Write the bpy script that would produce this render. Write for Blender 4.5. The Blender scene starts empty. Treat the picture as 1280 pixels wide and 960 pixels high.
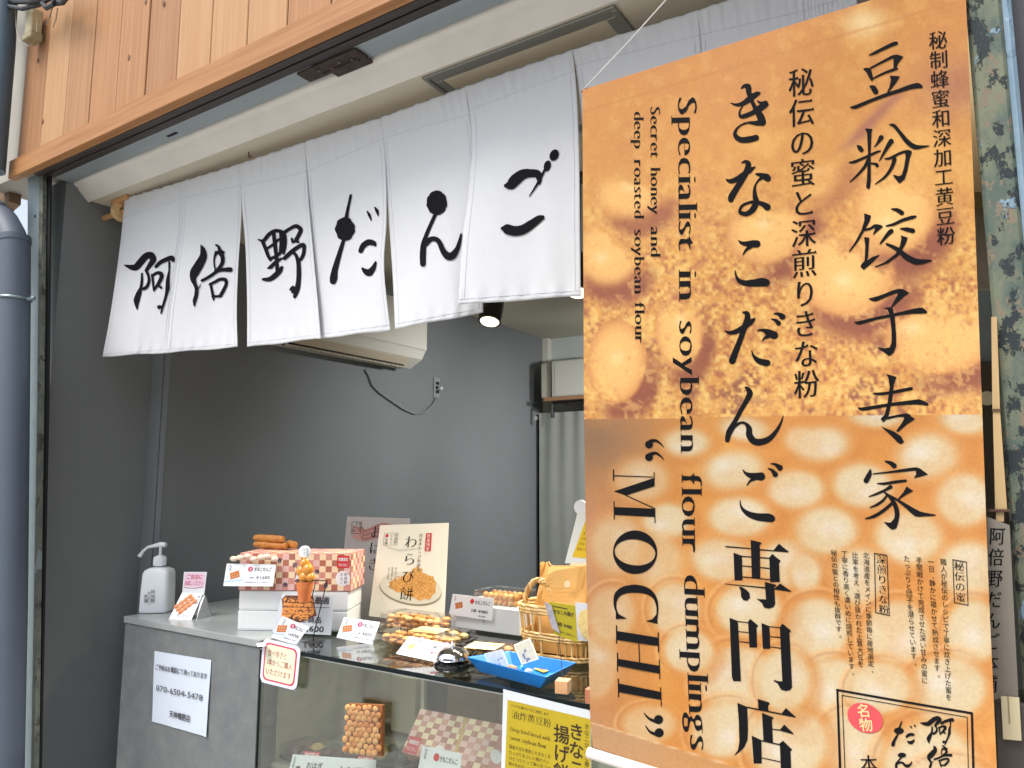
import bpy, bmesh, math, random
import numpy as np
from mathutils import Vector, Matrix
from mathutils.geometry import tessellate_polygon
random.seed(7)
S = bpy.context.scene
COL = S.collection
# ------------------------------------------------------------------ camera
FOC = 924.0
PIT = math.radians(7.4); YAW = math.radians(32.9); EYE = 1.45
Fv = np.array([-math.sin(YAW)*math.cos(PIT), math.cos(YAW)*math.cos(PIT), math.sin(PIT)])
Rv = np.array([math.cos(YAW), math.sin(YAW), 0.0])
Uv = np.cross(Rv, Fv)
Cv = np.array([0.0, 0.0, EYE])
cam_d = bpy.data.cameras.new('camera'); cam = bpy.data.objects.new('camera', cam_d); COL.objects.link(cam)
cam_d.sensor_width = 36.0; cam_d.lens = FOC/1280*36.0; cam_d.clip_start = 0.05; cam_d.clip_end = 500
cam.matrix_world = Matrix(((Rv[0], Uv[0], -Fv[0], 0), (Rv[1], Uv[1], -Fv[1], 0), (Rv[2], Uv[2], -Fv[2], EYE), (0, 0, 0, 1)))
S.camera = cam
# ------------------------------------------------------------------ world, sun, exposure
W = bpy.data.worlds.new('World'); S.world = W; W.use_nodes = True
nt = W.node_tree; bg = nt.nodes['Background']
sky = nt.nodes.new('ShaderNodeTexSky'); sky.sky_type = 'NISHITA'; sky.sun_disc = False
SUN_EL = math.radians(58); SUN_AZ = math.radians(200)      # azimuth from +Y, clockwise
sky.sun_elevation = SUN_EL; sky.sun_rotation = SUN_AZ; sky.altitude = 20; sky.air_density = 1.0; sky.dust_density = 3.0
hsv = nt.nodes.new('ShaderNodeHueSaturation'); hsv.inputs['Saturation'].default_value = 0.5
nt.links.new(sky.outputs[0], hsv.inputs['Color']); nt.links.new(hsv.outputs[0], bg.inputs[0]); bg.inputs[1].default_value = 0.15
sun_d = bpy.data.lights.new('sun', 'SUN'); sun_d.energy = 1.5; sun_d.angle = math.radians(25); sun_d.color = (1, 0.96, 0.9)
sun = bpy.data.objects.new('sun', sun_d); COL.objects.link(sun)
sd = Vector((math.sin(SUN_AZ)*math.cos(SUN_EL), math.cos(SUN_AZ)*math.cos(SUN_EL), math.sin(SUN_EL)))
sun.rotation_euler = sd.to_track_quat('Z', 'Y').to_euler()
S.view_settings.view_transform = 'Standard'; S.view_settings.look = 'None'
S.view_settings.exposure = 0.8; S.view_settings.gamma = 1
S.cycles.max_bounces = 8; S.cycles.transparent_max_bounces = 16
S.cycles.caustics_reflective = False; S.cycles.caustics_refractive = False

# ------------------------------------------------------------------ geometry of the place: sight lines of the survey camera
def ray(x, y): return Fv*FOC + Rv*(x-640) + Uv*(480-y)
def PY(x, y, Y): d = ray(x, y); return Cv + d*(Y/d[1])
def PX(x, y, X): d = ray(x, y); return Cv + d*(X/d[0])
def PZ(x, y, Z): d = ray(x, y); return Cv + d*((Z-EYE)/d[2])
def depth(P): return float((np.array(P)-Cv) @ Fv)
def mpp(P): return depth(P)/FOC
# ------------------------------------------------------------------ materials
MATS = {}
def s2l(c):
    return tuple(((v/255)/12.92 if v/255 <= 0.04045 else ((v/255+0.055)/1.055)**2.4) for v in c)
def mat(name, rgb=(128,128,128), rough=0.6, metal=0.0, var=0.0, scale=6.0, bump=0.0, bscale=None, alpha=1.0, stretch=(1,1,1),
        rgb2=None, spec=0.5, coat=0.0, sheen=0.0, trans=0.0, detail=4):
    if name in MATS: return MATS[name]
    m = bpy.data.materials.new(name); m.use_nodes = True; MATS[name] = m
    n = m.node_tree.nodes; L = m.node_tree.links; b = n['Principled BSDF']
    c = s2l(rgb)
    b.inputs['Base Color'].default_value = (*c, 1); b.inputs['Roughness'].default_value = rough; b.inputs['Metallic'].default_value = metal
    b.inputs['Specular IOR Level'].default_value = spec; b.inputs['Coat Weight'].default_value = coat
    if sheen: b.inputs['Sheen Weight'].default_value = sheen
    if trans: b.inputs['Transmission Weight'].default_value = trans
    if var or rgb2 or bump:
        tc = n.new('ShaderNodeTexCoord'); mp = n.new('ShaderNodeMapping'); mp.inputs['Scale'].default_value = stretch
        L.new(tc.outputs['Object'], mp.inputs[0])
    if var or rgb2:
        no = n.new('ShaderNodeTexNoise'); no.inputs['Scale'].default_value = scale; no.inputs['Detail'].default_value = detail; no.inputs['Roughness'].default_value = 0.65
        L.new(mp.outputs[0], no.inputs['Vector'])
        cr = n.new('ShaderNodeValToRGB'); e = cr.color_ramp.elements
        e[0].position = 0.3; e[1].position = 0.7
        if rgb2: c2 = s2l(rgb2); e[0].color = (*c, 1); e[1].color = (*c2, 1)
        else:
            e[0].color = (*[v*(1-var) for v in c], 1); e[1].color = (*[min(1, v*(1+var)) for v in c], 1)
        L.new(no.outputs['Fac'], cr.inputs[0]); L.new(cr.outputs[0], b.inputs['Base Color'])
    if bump:
        n2 = n.new('ShaderNodeTexNoise'); n2.inputs['Scale'].default_value = bscale or scale*4; n2.inputs['Detail'].default_value = 5
        L.new(mp.outputs[0], n2.inputs['Vector'])
        bp = n.new('ShaderNodeBump'); bp.inputs['Strength'].default_value = bump; bp.inputs['Distance'].default_value = 0.004
        L.new(n2.outputs['Fac'], bp.inputs['Height']); L.new(bp.outputs[0], b.inputs['Normal'])
    return m
def glass(name, tint=(235,245,240), f=0.06, rough=0.0, cap=1.0):
    if name in MATS: return MATS[name]
    m = bpy.data.materials.new(name); m.use_nodes = True; MATS[name] = m
    n = m.node_tree.nodes; L = m.node_tree.links; n.remove(n['Principled BSDF']); out = n['Material Output']
    t = n.new('ShaderNodeBsdfTransparent'); t.inputs[0].default_value = (*s2l(tint), 1)
    g = n.new('ShaderNodeBsdfGlossy'); g.inputs['Roughness'].default_value = rough
    lw = n.new('ShaderNodeFresnel'); ge = n.new('ShaderNodeNewGeometry'); ir = n.new('ShaderNodeMapRange'); ir.inputs[3].default_value = 1.5; ir.inputs[4].default_value = 1/1.5
    L.new(ge.outputs['Backfacing'], ir.inputs[0]); L.new(ir.outputs[0], lw.inputs[0])
    mx = n.new('ShaderNodeMixShader'); ad = n.new('ShaderNodeMath'); ad.operation = 'ADD'; ad.inputs[1].default_value = f
    L.new(lw.outputs[0], ad.inputs[0]); L.new(ad.outputs[0], mx.inputs[0]); L.new(t.outputs[0], mx.inputs[1]); L.new(g.outputs[0], mx.inputs[2]); L.new(mx.outputs[0], out.inputs[0])
    return m
def emit(name, rgb, s):
    if name in MATS: return MATS[name]
    m = bpy.data.materials.new(name); m.use_nodes = True; MATS[name] = m
    b = m.node_tree.nodes['Principled BSDF']; b.inputs['Emission Color'].default_value = (*s2l(rgb), 1); b.inputs['Emission Strength'].default_value = s
    b.inputs['Base Color'].default_value = (*s2l(rgb), 1)
    return m
def attr_mat(name, rough=0.7, grain=0.0, gscale=300, bump=0.0, spec=0.3, coat=0.0, var_stretch=(1,1,1)):
    if name in MATS: return MATS[name]
    m = bpy.data.materials.new(name); m.use_nodes = True; MATS[name] = m
    n = m.node_tree.nodes; L = m.node_tree.links; b = n['Principled BSDF']
    a = n.new('ShaderNodeVertexColor'); a.layer_name = 'print'
    b.inputs['Roughness'].default_value = rough; b.inputs['Specular IOR Level'].default_value = spec; b.inputs['Coat Weight'].default_value = coat
    if grain:
        tc = n.new('ShaderNodeTexCoord'); no = n.new('ShaderNodeTexNoise'); no.inputs['Scale'].default_value = gscale; no.inputs['Detail'].default_value = 3
        L.new(tc.outputs['Object'], no.inputs['Vector'])
        mr = n.new('ShaderNodeMapRange'); mr.inputs[1].default_value = 0.25; mr.inputs[2].default_value = 0.75
        mr.inputs[3].default_value = 1-grain; mr.inputs[4].default_value = 1+grain*0.6
        L.new(no.outputs['Fac'], mr.inputs[0])
        vm = n.new('ShaderNodeVectorMath'); vm.operation = 'SCALE'; L.new(a.outputs['Color'], vm.inputs[0]); L.new(mr.outputs[0], vm.inputs['Scale'])
        L.new(vm.outputs[0], b.inputs['Base Color'])
    else: L.new(a.outputs['Color'], b.inputs['Base Color'])
    return m
# ------------------------------------------------------------------ objects
def thing(name, label, cat, loc=(0,0,0), group=None):
    o = bpy.data.objects.new(name, None); COL.objects.link(o); o.location = loc; o.empty_display_size = 0.05
    o['label'] = label; o['category'] = cat
    if group: o['group'] = group
    return o
def tag(o, label, cat, group=None):
    o['label'] = label; o['category'] = cat
    if group: o['group'] = group
    return o
def wloc(p):
    v = Vector((0,0,0))
    while p is not None: v += Vector(p.location); p = p.parent
    return v
class MB:
    def __init__(s): s.v = []; s.f = []; s.m = []; s.c = None
    def add(s, vs, fs, mi=0):
        o = len(s.v); s.v += [tuple(map(float, p)) for p in vs]; s.f += [tuple(i+o for i in f) for f in fs]; s.m += [mi]*len(fs); return s
    def box(s, c, d, yaw=0.0, mi=0, bev=0.0, rot=None):
        """centre c, full size d, turned about z by yaw"""
        x, y, z = [k/2 for k in d]
        if bev > 0:
            b = min(bev, x*0.9, y*0.9, z*0.9); P = []; idx = {}
            def vid(p):
                if p not in idx: idx[p] = len(P); P.append(p)
                return idx[p]
            F = []
            for ax, hs in ((0, x), (1, y), (2, z)):
                for sg in (-1, 1):
                    u, w = [(1, 2), (2, 0), (0, 1)][ax]; H = (x, y, z)
                    q = []
                    for a, bb in ((-1,-1), (1,-1), (1,1), (-1,1)):
                        p = [0,0,0]; p[ax] = sg*hs; p[u] = a*(H[u]-b); p[w] = bb*(H[w]-b); q.append(vid(tuple(p)))
                    F.append(q if sg > 0 else q[::-1])
            # edges
            for ax in range(3):
                u, w = [(1, 2), (2, 0), (0, 1)][ax]; H = (x, y, z)
                for a in (-1, 1):
                    for bb in (-1, 1):
                        q = []
                        for (e, k) in ((-1, 0), (1, 0), (1, 1), (-1, 1)):
                            p = [0,0,0]; p[ax] = e*(H[ax]-b)
                            p[u] = a*(H[u] if k == 0 else H[u]-b); p[w] = bb*(H[w]-b if k == 0 else H[w]); q.append(vid(tuple(p)))
                        F.append(q if a*bb > 0 else q[::-1])
            for a in (-1, 1):
                for bb in (-1, 1):
                    for e in (-1, 1):
                        q = [vid((a*x, bb*(y-b), e*(z-b))), vid((a*(x-b), bb*y, e*(z-b))), vid((a*(x-b), bb*(y-b), e*z))]
                        F.append(q if a*bb*e > 0 else q[::-1])
        else:
            P = [(i*x, j*y, k*z) for i in (-1, 1) for j in (-1, 1) for k in (-1, 1)]
            F = [(0,1,3,2), (4,6,7,5), (0,4,5,1), (2,3,7,6), (0,2,6,4), (1,5,7,3)]
        cy, sy = math.cos(yaw), math.sin(yaw)
        V = []
        for p in P:
            q = Vector(p)
            if rot is not None: q = rot @ q
            V.append((c[0]+q.x*cy-q.y*sy, c[1]+q.x*sy+q.y*cy, c[2]+q.z))
        return s.add(V, F, mi)
    def tube(s, path, r, n=10, mi=0, cap=True):
        path = [Vector(p) for p in path]; rr = r if isinstance(r, (list, tuple)) else [r]*len(path); R = []
        up = Vector((0,0,1)) if abs((path[1]-path[0]).normalized().z) < 0.9 else Vector((1,0,0))
        for i, p in enumerate(path):
            t = (path[min(i+1, len(path)-1)]-path[max(i-1, 0)]).normalized()
            a = t.cross(up)
            if a.length < 1e-5: a = t.cross(Vector((0,1,0)))
            a.normalize(); b = a.cross(t); up = b
            R.append([p+(a*math.cos(2*math.pi*k/n)+b*math.sin(2*math.pi*k/n))*rr[i] for k in range(n)])
        V = [q for ring in R for q in ring]; F = []
        for i in range(len(path)-1):
            for k in range(n):
                F.append((i*n+k, i*n+(k+1) % n, (i+1)*n+(k+1) % n, (i+1)*n+k))
        if cap: F.append(tuple(range(n))); F.append(tuple((len(path)-1)*n+k for k in range(n))[::-1])
        return s.add(V, F, mi)
    def lathe(s, c, prof, n=20, mi=0, sx=1, sy=1):
        V = []; F = []
        for r, z in prof:
            for k in range(n):
                a = 2*math.pi*k/n; V.append((c[0]+r*sx*math.cos(a), c[1]+r*sy*math.sin(a), c[2]+z))
        for i in range(len(prof)-1):
            for k in range(n): F.append((i*n+k, i*n+(k+1) % n, (i+1)*n+(k+1) % n, (i+1)*n+k))
        F.append(tuple(range(n))[::-1]); F.append(tuple((len(prof)-1)*n+k for k in range(n)))
        return s.add(V, F, mi)
    def ball(s, c, r, mi=0, n=10, sc=(1,1,1), rot=None):
        V = []; F = []; m = n//2+1
        for i in range(1, m):
            ph = math.pi*i/m
            for k in range(n):
                a = 2*math.pi*k/n; q = Vector((r*sc[0]*math.sin(ph)*math.cos(a), r*sc[1]*math.sin(ph)*math.sin(a), r*sc[2]*math.cos(ph)))
                if rot is not None: q = rot @ q
                V.append((c[0]+q.x, c[1]+q.y, c[2]+q.z))
        for t in (1, -1):
            q = Vector((0, 0, t*r*sc[2]))
            if rot is not None: q = rot @ q
            V.append((c[0]+q.x, c[1]+q.y, c[2]+q.z))
        T = len(V)-2; B = len(V)-1
        for i in range(m-2):
            for k in range(n): F.append((i*n+k, (i+1)*n+k, (i+1)*n+(k+1) % n, i*n+(k+1) % n))
        for k in range(n):
            F.append((T, k, (k+1) % n)); F.append((B, (m-2)*n+(k+1) % n, (m-2)*n+k))
        return s.add(V, F, mi)
    def slab(s, poly, off, mi=0):
        """thick plate: polygon of 3D points extruded by vector off"""
        n = len(poly); P = [Vector(p) for p in poly]; o = Vector(off); V = P+[p+o for p in P]
        F = [tuple(range(n)), tuple(range(n, 2*n))[::-1]]+[(i, i+n, (i+1) % n+n, (i+1) % n) for i in range(n)]
        return s.add(V, F, mi)
    def build(s, name, mats, parent=None, smooth=False, recalc=True):
        me = bpy.data.meshes.new(name); off = wloc(parent) if parent is not None else Vector((0,0,0))
        me.from_pydata([(p[0]-off.x, p[1]-off.y, p[2]-off.z) for p in s.v], [], s.f)
        if not isinstance(mats, (list, tuple)): mats = [mats]
        for m in mats: me.materials.append(m)
        me.polygons.foreach_set('material_index', s.m)
        if recalc:
            bm = bmesh.new(); bm.from_mesh(me); bmesh.ops.recalc_face_normals(bm, faces=bm.faces); bm.to_mesh(me); bm.free()
        if smooth:
            me.polygons.foreach_set('use_smooth', [True]*len(me.polygons))
            if smooth != 'all': me.set_sharp_from_angle(angle=math.radians(40))
        me.update()
        o = bpy.data.objects.new(name, me); COL.objects.link(o)
        if parent is not None: o.parent = parent
        return o
def struct(o): o['kind'] = 'structure'; return o
def grid_obj(name, P, material, parent=None, color=None, smooth=True, thick=0.0):
    """P: array (ny, nx, 3) of points -> one sheet, optional colour per point"""
    ny, nx = P.shape[:2]; off = np.array(wloc(parent)) if parent is not None else np.zeros(3)
    me = bpy.data.meshes.new(name); V = (P.reshape(-1, 3)-off)
    i = np.arange(ny-1)[:, None]*nx+np.arange(nx-1)[None, :]
    F = np.stack([i, i+1, i+nx+1, i+nx], -1).reshape(-1, 4)
    me.from_pydata(V.tolist(), [], F.tolist()); me.materials.append(material)
    if color is not None:
        a = me.color_attributes.new('print', 'FLOAT_COLOR', 'POINT'); c = np.ones((ny*nx, 4)); c[:, :3] = color.reshape(-1, 3)
        a.data.foreach_set('color', c.ravel())
    if smooth: me.polygons.foreach_set('use_smooth', [True]*len(me.polygons))
    me.update(); o = bpy.data.objects.new(name, me); COL.objects.link(o)
    if parent is not None: o.parent = parent
    if thick: md = o.modifiers.new('thickness', 'SOLIDIFY'); md.thickness = thick; md.offset = 0
    return o
# ------------------------------------------------------------------ lettering
GC = {}
def raw_glyph(ch, res=3):
    cu = bpy.data.curves.new('t', 'FONT'); cu.body = ch; cu.size = 1.0; cu.resolution_u = res; cu.fill_mode = 'FRONT'
    ob = bpy.data.objects.new('t', cu); COL.objects.link(ob); dg = bpy.context.evaluated_depsgraph_get()
    me = ob.evaluated_get(dg).to_mesh()
    V = np.array([(v.co.x, v.co.y) for v in me.vertices]) if len(me.vertices) else np.zeros((0, 2)); F = [tuple(p.vertices) for p in me.polygons]
    ob.evaluated_get(dg).to_mesh_clear(); bpy.data.objects.remove(ob); bpy.data.curves.remove(cu)
    if len(V):   # weld
        key = {}; mp = []; NV = []
        for p in V:
            k = (round(p[0], 5), round(p[1], 5))
            if k not in key: key[k] = len(NV); NV.append(p)
            mp.append(key[k])
        V = np.array(NV); F = [tuple(mp[i] for i in f) for f in F]; F = [f for f in F if len(set(f)) == len(f)]
    return V, F
def glyph(ch, style='sans', res=3):
    k = (ch, style)
    if k in GC: return GC[k]
    V, F = raw_glyph(ch, res)
    if style == 'sans' or not len(V): GC[k] = (V, F); return GC[k]
    ax, by = {'mincho': (0.006, -0.02), 'serif': (0.02, -0.026), 'bold': (0.017, 0.014), 'brush': (0.012, -0.008)}[style]
    ed = {}
    for f in F:
        ar = sum(V[f[i]][0]*V[f[(i+1) % len(f)]][1]-V[f[(i+1) % len(f)]][0]*V[f[i]][1] for i in range(len(f)))
        g = f if ar > 0 else f[::-1]
        for i in range(len(g)):
            a, b = g[i], g[(i+1) % len(g)]
            if (b, a) in ed: del ed[(b, a)]
            else: ed[(a, b)] = 1
    nxt = {}; N = {}
    for a, b in ed:
        d = V[b]-V[a]; l = np.hypot(*d)
        if l < 1e-6: continue
        n = np.array([d[1], -d[0]])/l
        N.setdefault(a, []).append(n); N.setdefault(b, []).append(n); nxt[a] = b
    NV = V.copy()
    for i, ns in N.items():
        if len(ns) >= 2:
            m = (ns[0]+ns[1])/max(0.35, 1+float(ns[0]@ns[1]))
        else: m = ns[0]
        m = np.clip(m, -1.1, 1.1)
        NV[i] = V[i]+np.array([m[0]*ax, m[1]*by])
    VV = NV.tolist(); FF = list(F)
    prv = {b: a for a, b in nxt.items()}
    def quad(x0, x1, y0, y1):
        o = len(VV); VV.extend([(x0, y0), (x1, y0), (x1, y1), (x0, y1)]); FF.append((o, o+1, o+2, o+3))
    for a, b in ed:
        d = V[b]-V[a]
        if a not in prv or b not in nxt: continue
        e0 = V[a]-V[prv[a]]; e1 = V[nxt[b]]-V[b]
        if style == 'serif' and abs(d[1]) < 0.004 and 0.06 < abs(d[0]) < 0.13 and abs(e0[1]) > 3*abs(e0[0]) and abs(e1[1]) > 3*abs(e1[0]) and abs(e0[1]) > 0.1:
            x0, x1 = sorted((NV[a][0], NV[b][0])); y = NV[a][1]; up = d[0] < 0
            quad(x0-0.05, x1+0.05, y-(0.022 if up else 0), y+(0 if up else 0.022))
        if style in ('mincho', 'brush') and abs(d[0]) < 0.01 and 0.045 < abs(d[1]) < 0.1 and d[1] > 0 and abs(e0[0]) > 3*abs(e0[1]) and abs(e0[0]) > 0.05 and abs(e1[0]) > 3*abs(e1[1]):
            x = NV[a][0]; y0 = NV[a][1]; o = len(VV)
            VV.extend([(x-0.085, y0+0.03), (x+0.02, y0), (x-0.03, y0+0.10)]); FF.append((o, o+1, o+2))
    GC[k] = (np.array(VV), FF); return GC[k]
def advance(ch):
    if ord(ch) > 0x2e80: return 1.0
    if ch == ' ': return 0.32
    V, F = glyph(ch); return float(V[:, 0].max())+0.06 if len(V) else 0.3
def layout_h(text, style='sans'):
    x = 0; out = []
    for ch in text:
        if ch != ' ':
            V, F = glyph(ch, style)
            if len(V): out.append((V+np.array([x, 0]), F))
        x += advance(ch)
    return out, x
def layout_v(text, style='sans', pitch=1.0):
    """vertical writing: centre line x = 0, downwards from y = 0"""
    out = []; y = -0.5*pitch
    for ch in text:
        if ch != ' ':
            V, F = glyph(ch, style)
            if len(V):
                if ch in '、。': o = np.array([-0.0, y-0.30])
                elif ch == 'ー': V = np.stack([V[:, 1]-0.37, -(V[:, 0]-0.5)], 1); o = np.array([0, y])
                else: o = np.array([-0.5, y-0.37])
                out.append((V+o, F))
        y -= pitch
    return out, -y-0.5*pitch
class Ink:
    """collects flat print in 2D and lays it on a surface through a mapping (x, y) -> point"""
    def __init__(s, fmap): s.fmap = fmap; s.mb = MB(); s.k = 0
    def raw(s, V, F, lift=None):
        s.k += 1; s.mb.add([s.fmap(p[0], p[1], (s.k % 40)*4e-6 if lift is None else lift) for p in V], F); return s
    def block(s, parts, A, o):
        """parts in em units; A 2x2 (em->target), o origin"""
        A = np.array(A, float); o = np.array(o, float)
        for V, F in parts: s.raw((A @ np.asarray(V).T).T+o, F)
        return s
    def stroke(s, pts, n=6):
        P = np.array([(p[0], p[1]) for p in pts], float); R = np.array([p[2] for p in pts], float)
        Q = []; W = []
        m = len(P)
        for i in range(m-1):
            p0 = P[max(i-1, 0)]; p1 = P[i]; p2 = P[i+1]; p3 = P[min(i+2, m-1)]
            for k in range(n):
                t = k/n
                Q.append(0.5*((2*p1)+(-p0+p2)*t+(2*p0-5*p1+4*p2-p3)*t*t+(-p0+3*p1-3*p2+p3)*t**3)); W.append(R[i]*(1-t)+R[i+1]*t)
        Q.append(P[-1]); W.append(R[-1]); Q = np.array(Q); W = np.array(W)
        T = np.gradient(Q, axis=0); T /= np.maximum(np.hypot(T[:, 0], T[:, 1])[:, None], 1e-9)
        Nn = np.stack([-T[:, 1], T[:, 0]], 1)
        L = Q+Nn*W[:, None]; Rr = Q-Nn*W[:, None]; k = len(Q)
        V = np.concatenate([L, Rr]); F = [(i, i+1, k+i+1, k+i) for i in range(k-1)]
        s.raw(V, F)
        for e, sg in ((0, -1), (k-1, 1)):
            if W[e] > 0.3:
                a0 = math.atan2(Nn[e][1], Nn[e][0]); C = [Q[e]+W[e]*np.array([math.cos(a0-sg*math.pi*j/7), math.sin(a0-sg*math.pi*j/7)]) for j in range(8)]
                s.raw(np.array(C), [tuple(range(8))])
        return s
    def poly(s, pts):
        P = [Vector((p[0], p[1], 0)) for p in pts]; F = tessellate_polygon([P]); s.raw(np.array([(p[0], p[1]) for p in pts], float), [tuple(f) for f in F]); return s
    def ell(s, cx, cy, rx, ry, rot=0, n=28):
        c, q = math.cos(rot), math.sin(rot)
        s.raw(np.array([(cx+rx*math.cos(a)*c-ry*math.sin(a)*q, cy+rx*math.cos(a)*q+ry*math.sin(a)*c) for a in [2*math.pi*k/n for k in range(n)]]), [tuple(range(n))]); return s
    def ring(s, cx, cy, rx, ry, ix, iy, n=36):
        V = [(cx+rx*math.cos(2*math.pi*k/n), cy+ry*math.sin(2*math.pi*k/n)) for k in range(n)]+[(cx+ix*math.cos(2*math.pi*k/n), cy+iy*math.sin(2*math.pi*k/n)) for k in range(n)]
        s.raw(np.array(V), [(k, (k+1) % n, n+(k+1) % n, n+k) for k in range(n)]); return s
    def trace(s, ox, oy, sc, items, fit=None):
        """items traced in an enlarged frame; fit = (x0,y0,x1,y1, X0,Y0,X1,Y1) moves the glyph to another place"""
        def tr(x, y):
            if fit:
                x0, y0, x1, y1, X0, Y0, X1, Y1 = fit; return (X0+(x-x0)/(x1-x0)*(X1-X0), Y0+(y-y0)/(y1-y0)*(Y1-Y0))
            return (ox+x/sc, oy+y/sc)
        g = (abs((fit[6]-fit[4])/(fit[2]-fit[0])) if fit else 1/sc)
        for it in items:
            if it[0] == 'P': s.poly([tr(*p) for p in it[1]])
            elif it[0] == 'E': x, y = tr(it[1], it[2]); s.ell(x, y, it[3]*g, it[-1]*g)
            else: s.stroke([(*tr(p[0], p[1]), p[2]*g) for p in it])
        return s
    def build(s, material, parent, name='lettering'):
        return s.mb.build(name, material, parent, recalc=False)
INK = mat('black_ink', (17, 17, 20), 0.8, spec=0.12)
# ================================================================== SETTING
ZC = EYE+0.98          # shop ceiling
XW = -2.57; XJ = -2.64 # long side wall, jamb wall
YB = 4.40
M_wall = mat('grey_wall_paint', (116,119,119), 0.75, var=0.05, scale=1.5, bump=0.15, bscale=60)
M_wall2 = mat('pale_wall', (186,190,186), 0.8, var=0.03, scale=2)
M_ceil = mat('ceiling_board', (205,198,180), 0.8, var=0.03, scale=2)
M_asph = mat('street_paving', (178,176,170), 0.9, var=0.1, scale=8, bump=0.4)
M_floor = mat('shop_floor_vinyl', (120,115,108), 0.5, var=0.08, scale=3)
g = MB(); g.add([(-40,-60,-0.02),(40,-60,-0.02),(40,60,-0.02),(-40,60,-0.02)], [(0,1,2,3)]); struct(g.build('street_ground', M_asph))
g = MB().box((-0.8, 2.9, 0.0), (3.9, 3.4, 0.02)); struct(g.build('shop_floor', M_floor))
# ceiling with an access hatch frame
g = MB().box((-0.72, (1.302+YB+0.1)/2, ZC+0.03), (3.8, YB+0.1-1.302, 0.06)); struct(g.build('shop_ceiling', M_ceil))
# walls
w = thing('shop_side_wall', 'long dark grey painted inner wall running back from the counter', 'wall', (XW, 3, 0))
MB().box((XW-0.05, (1.583+YB)/2, ZC/2), (0.1, YB-1.583, ZC-0.004)).build('wall', M_wall, w)
MB().box((XW+0.0015, 1.595, ZC/2), (0.004, 0.02, ZC-0.01)).build('corner_bead', mat('grey_trim', (128,134,140), 0.5), w)
w = thing('jamb_wall', 'grey painted return wall just inside the rusty left post', 'wall', (XJ, 1.4, 0))
MB().box((XJ-0.05, (1.225+1.58)/2, (ZC+0.06)/2), (0.1, 1.58-1.225, ZC+0.06)).build('wall', M_wall, w)
MB().box((XJ+0.035, 1.59, ZC/2), (0.07, 0.02, ZC-0.006)).build('return_strip', mat('grey_paint_light', (124,128,130), 0.6, var=0.04), w)
w = tag(MB().box((-0.7, YB+0.06, ZC/2), (3.9, 0.1, ZC-0.006)).build('back_wall', M_wall2), 'pale back wall of the shop behind the shelf and curtain', 'wall')
w = tag(MB().box((1.2, 2.85, ZC/2), (0.1, 3.2, ZC-0.008)).build('right_side_wall', M_wall2), 'pale right inner wall glimpsed past the banner edge', 'wall')
# ------------------------------------------------------------------ wooden fascia
M_woods = []
for i in range(5):
    a = [(178,134,90),(184,140,95),(172,127,84),(188,147,103),(180,132,86)][i]; b = [(156,108,66),(164,116,72),(148,100,62),(174,128,84),(156,106,64)][i]
    M_woods.append(mat('cedar_board_%d' % i, a, 0.6, rgb2=b, scale=26, stretch=(3.5, 3.5, 0.07), bump=0.3, bscale=40, detail=9))
M_trim = mat('cedar_trim', (180,130,80), 0.6, rgb2=(150,98,54), scale=20, stretch=(0.1,3,3), bump=0.25, bscale=30, detail=7)
fas = thing('wooden_fascia', 'warm cedar board cladding above the shop opening with a flat trim along its foot', 'fascia', (-1, 1.1, 2.5))
YF = 1.10; zt0 = EYE+0.933*YF; zt1 = EYE+0.992*YF
seps = [PY(x, y, YF+0.012)[0] for x, y in [(22,178),(50,172),(78,154),(111,139),(145,124),(181,107),(222,88),(264,70),(308,50),(358,27)]]
pw = (seps[-1]-seps[1])/8; edges = [seps[0], seps[0]+pw*0.62]+[]
x = seps[1]
edges = [seps[0]]
while x < 1.0: edges.append(x); x += pw
knots = mat('knot', (110,66,40), 0.6)
for i in range(len(edges)-1):
    a, b = edges[i]+0.0018, edges[i+1]-0.0018
    r_ = random.Random(i*13+5); zz = r_.uniform(-0.0015, 0.0015)
    m = MB().box(((a+b)/2, YF+0.024+zz, (zt1+zt1+1.8)/2+0.001), (b-a, 0.02, 1.8), bev=0.002)
    o = m.build('plank', M_woods[r_.randrange(5)], fas)
for px, py in [(161,72),(182,2),(204,4),(47,75),(53,152),(360,45)]:
    p = PY(px, py, YF+0.0115)
    MB().lathe((p[0], p[1], p[2]), [(0.004, -0.008), (0.006, 0), (0.003, 0.009)], n=8, sy=0.1).build('knot', knots, fas)
MB().box(((edges[0]+1.0)/2, YF+0.05, (zt1+zt1+1.8)/2), (1.0-edges[0], 0.02, 1.8)).build('backing_board', mat('dark_gap', (60,38,24), 0.8), fas)
MB().box(((edges[0]-0.01+1.0)/2, YF+0.012, (zt0+zt1)/2), (1.0-edges[0]+0.02, 0.028, zt1-zt0), bev=0.002).build('trim_board', M_trim, fas)
# street-side wall above / behind the fascia
tag(MB().box((-0.9, 1.28, 3.6), (4.2, 0.30, 2.3-0.1)).build('upper_wall', mat('render_wall', (170,165,155), 0.9, var=0.05)), 'plain upper shop wall hidden behind the cedar cladding', 'wall')
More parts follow.
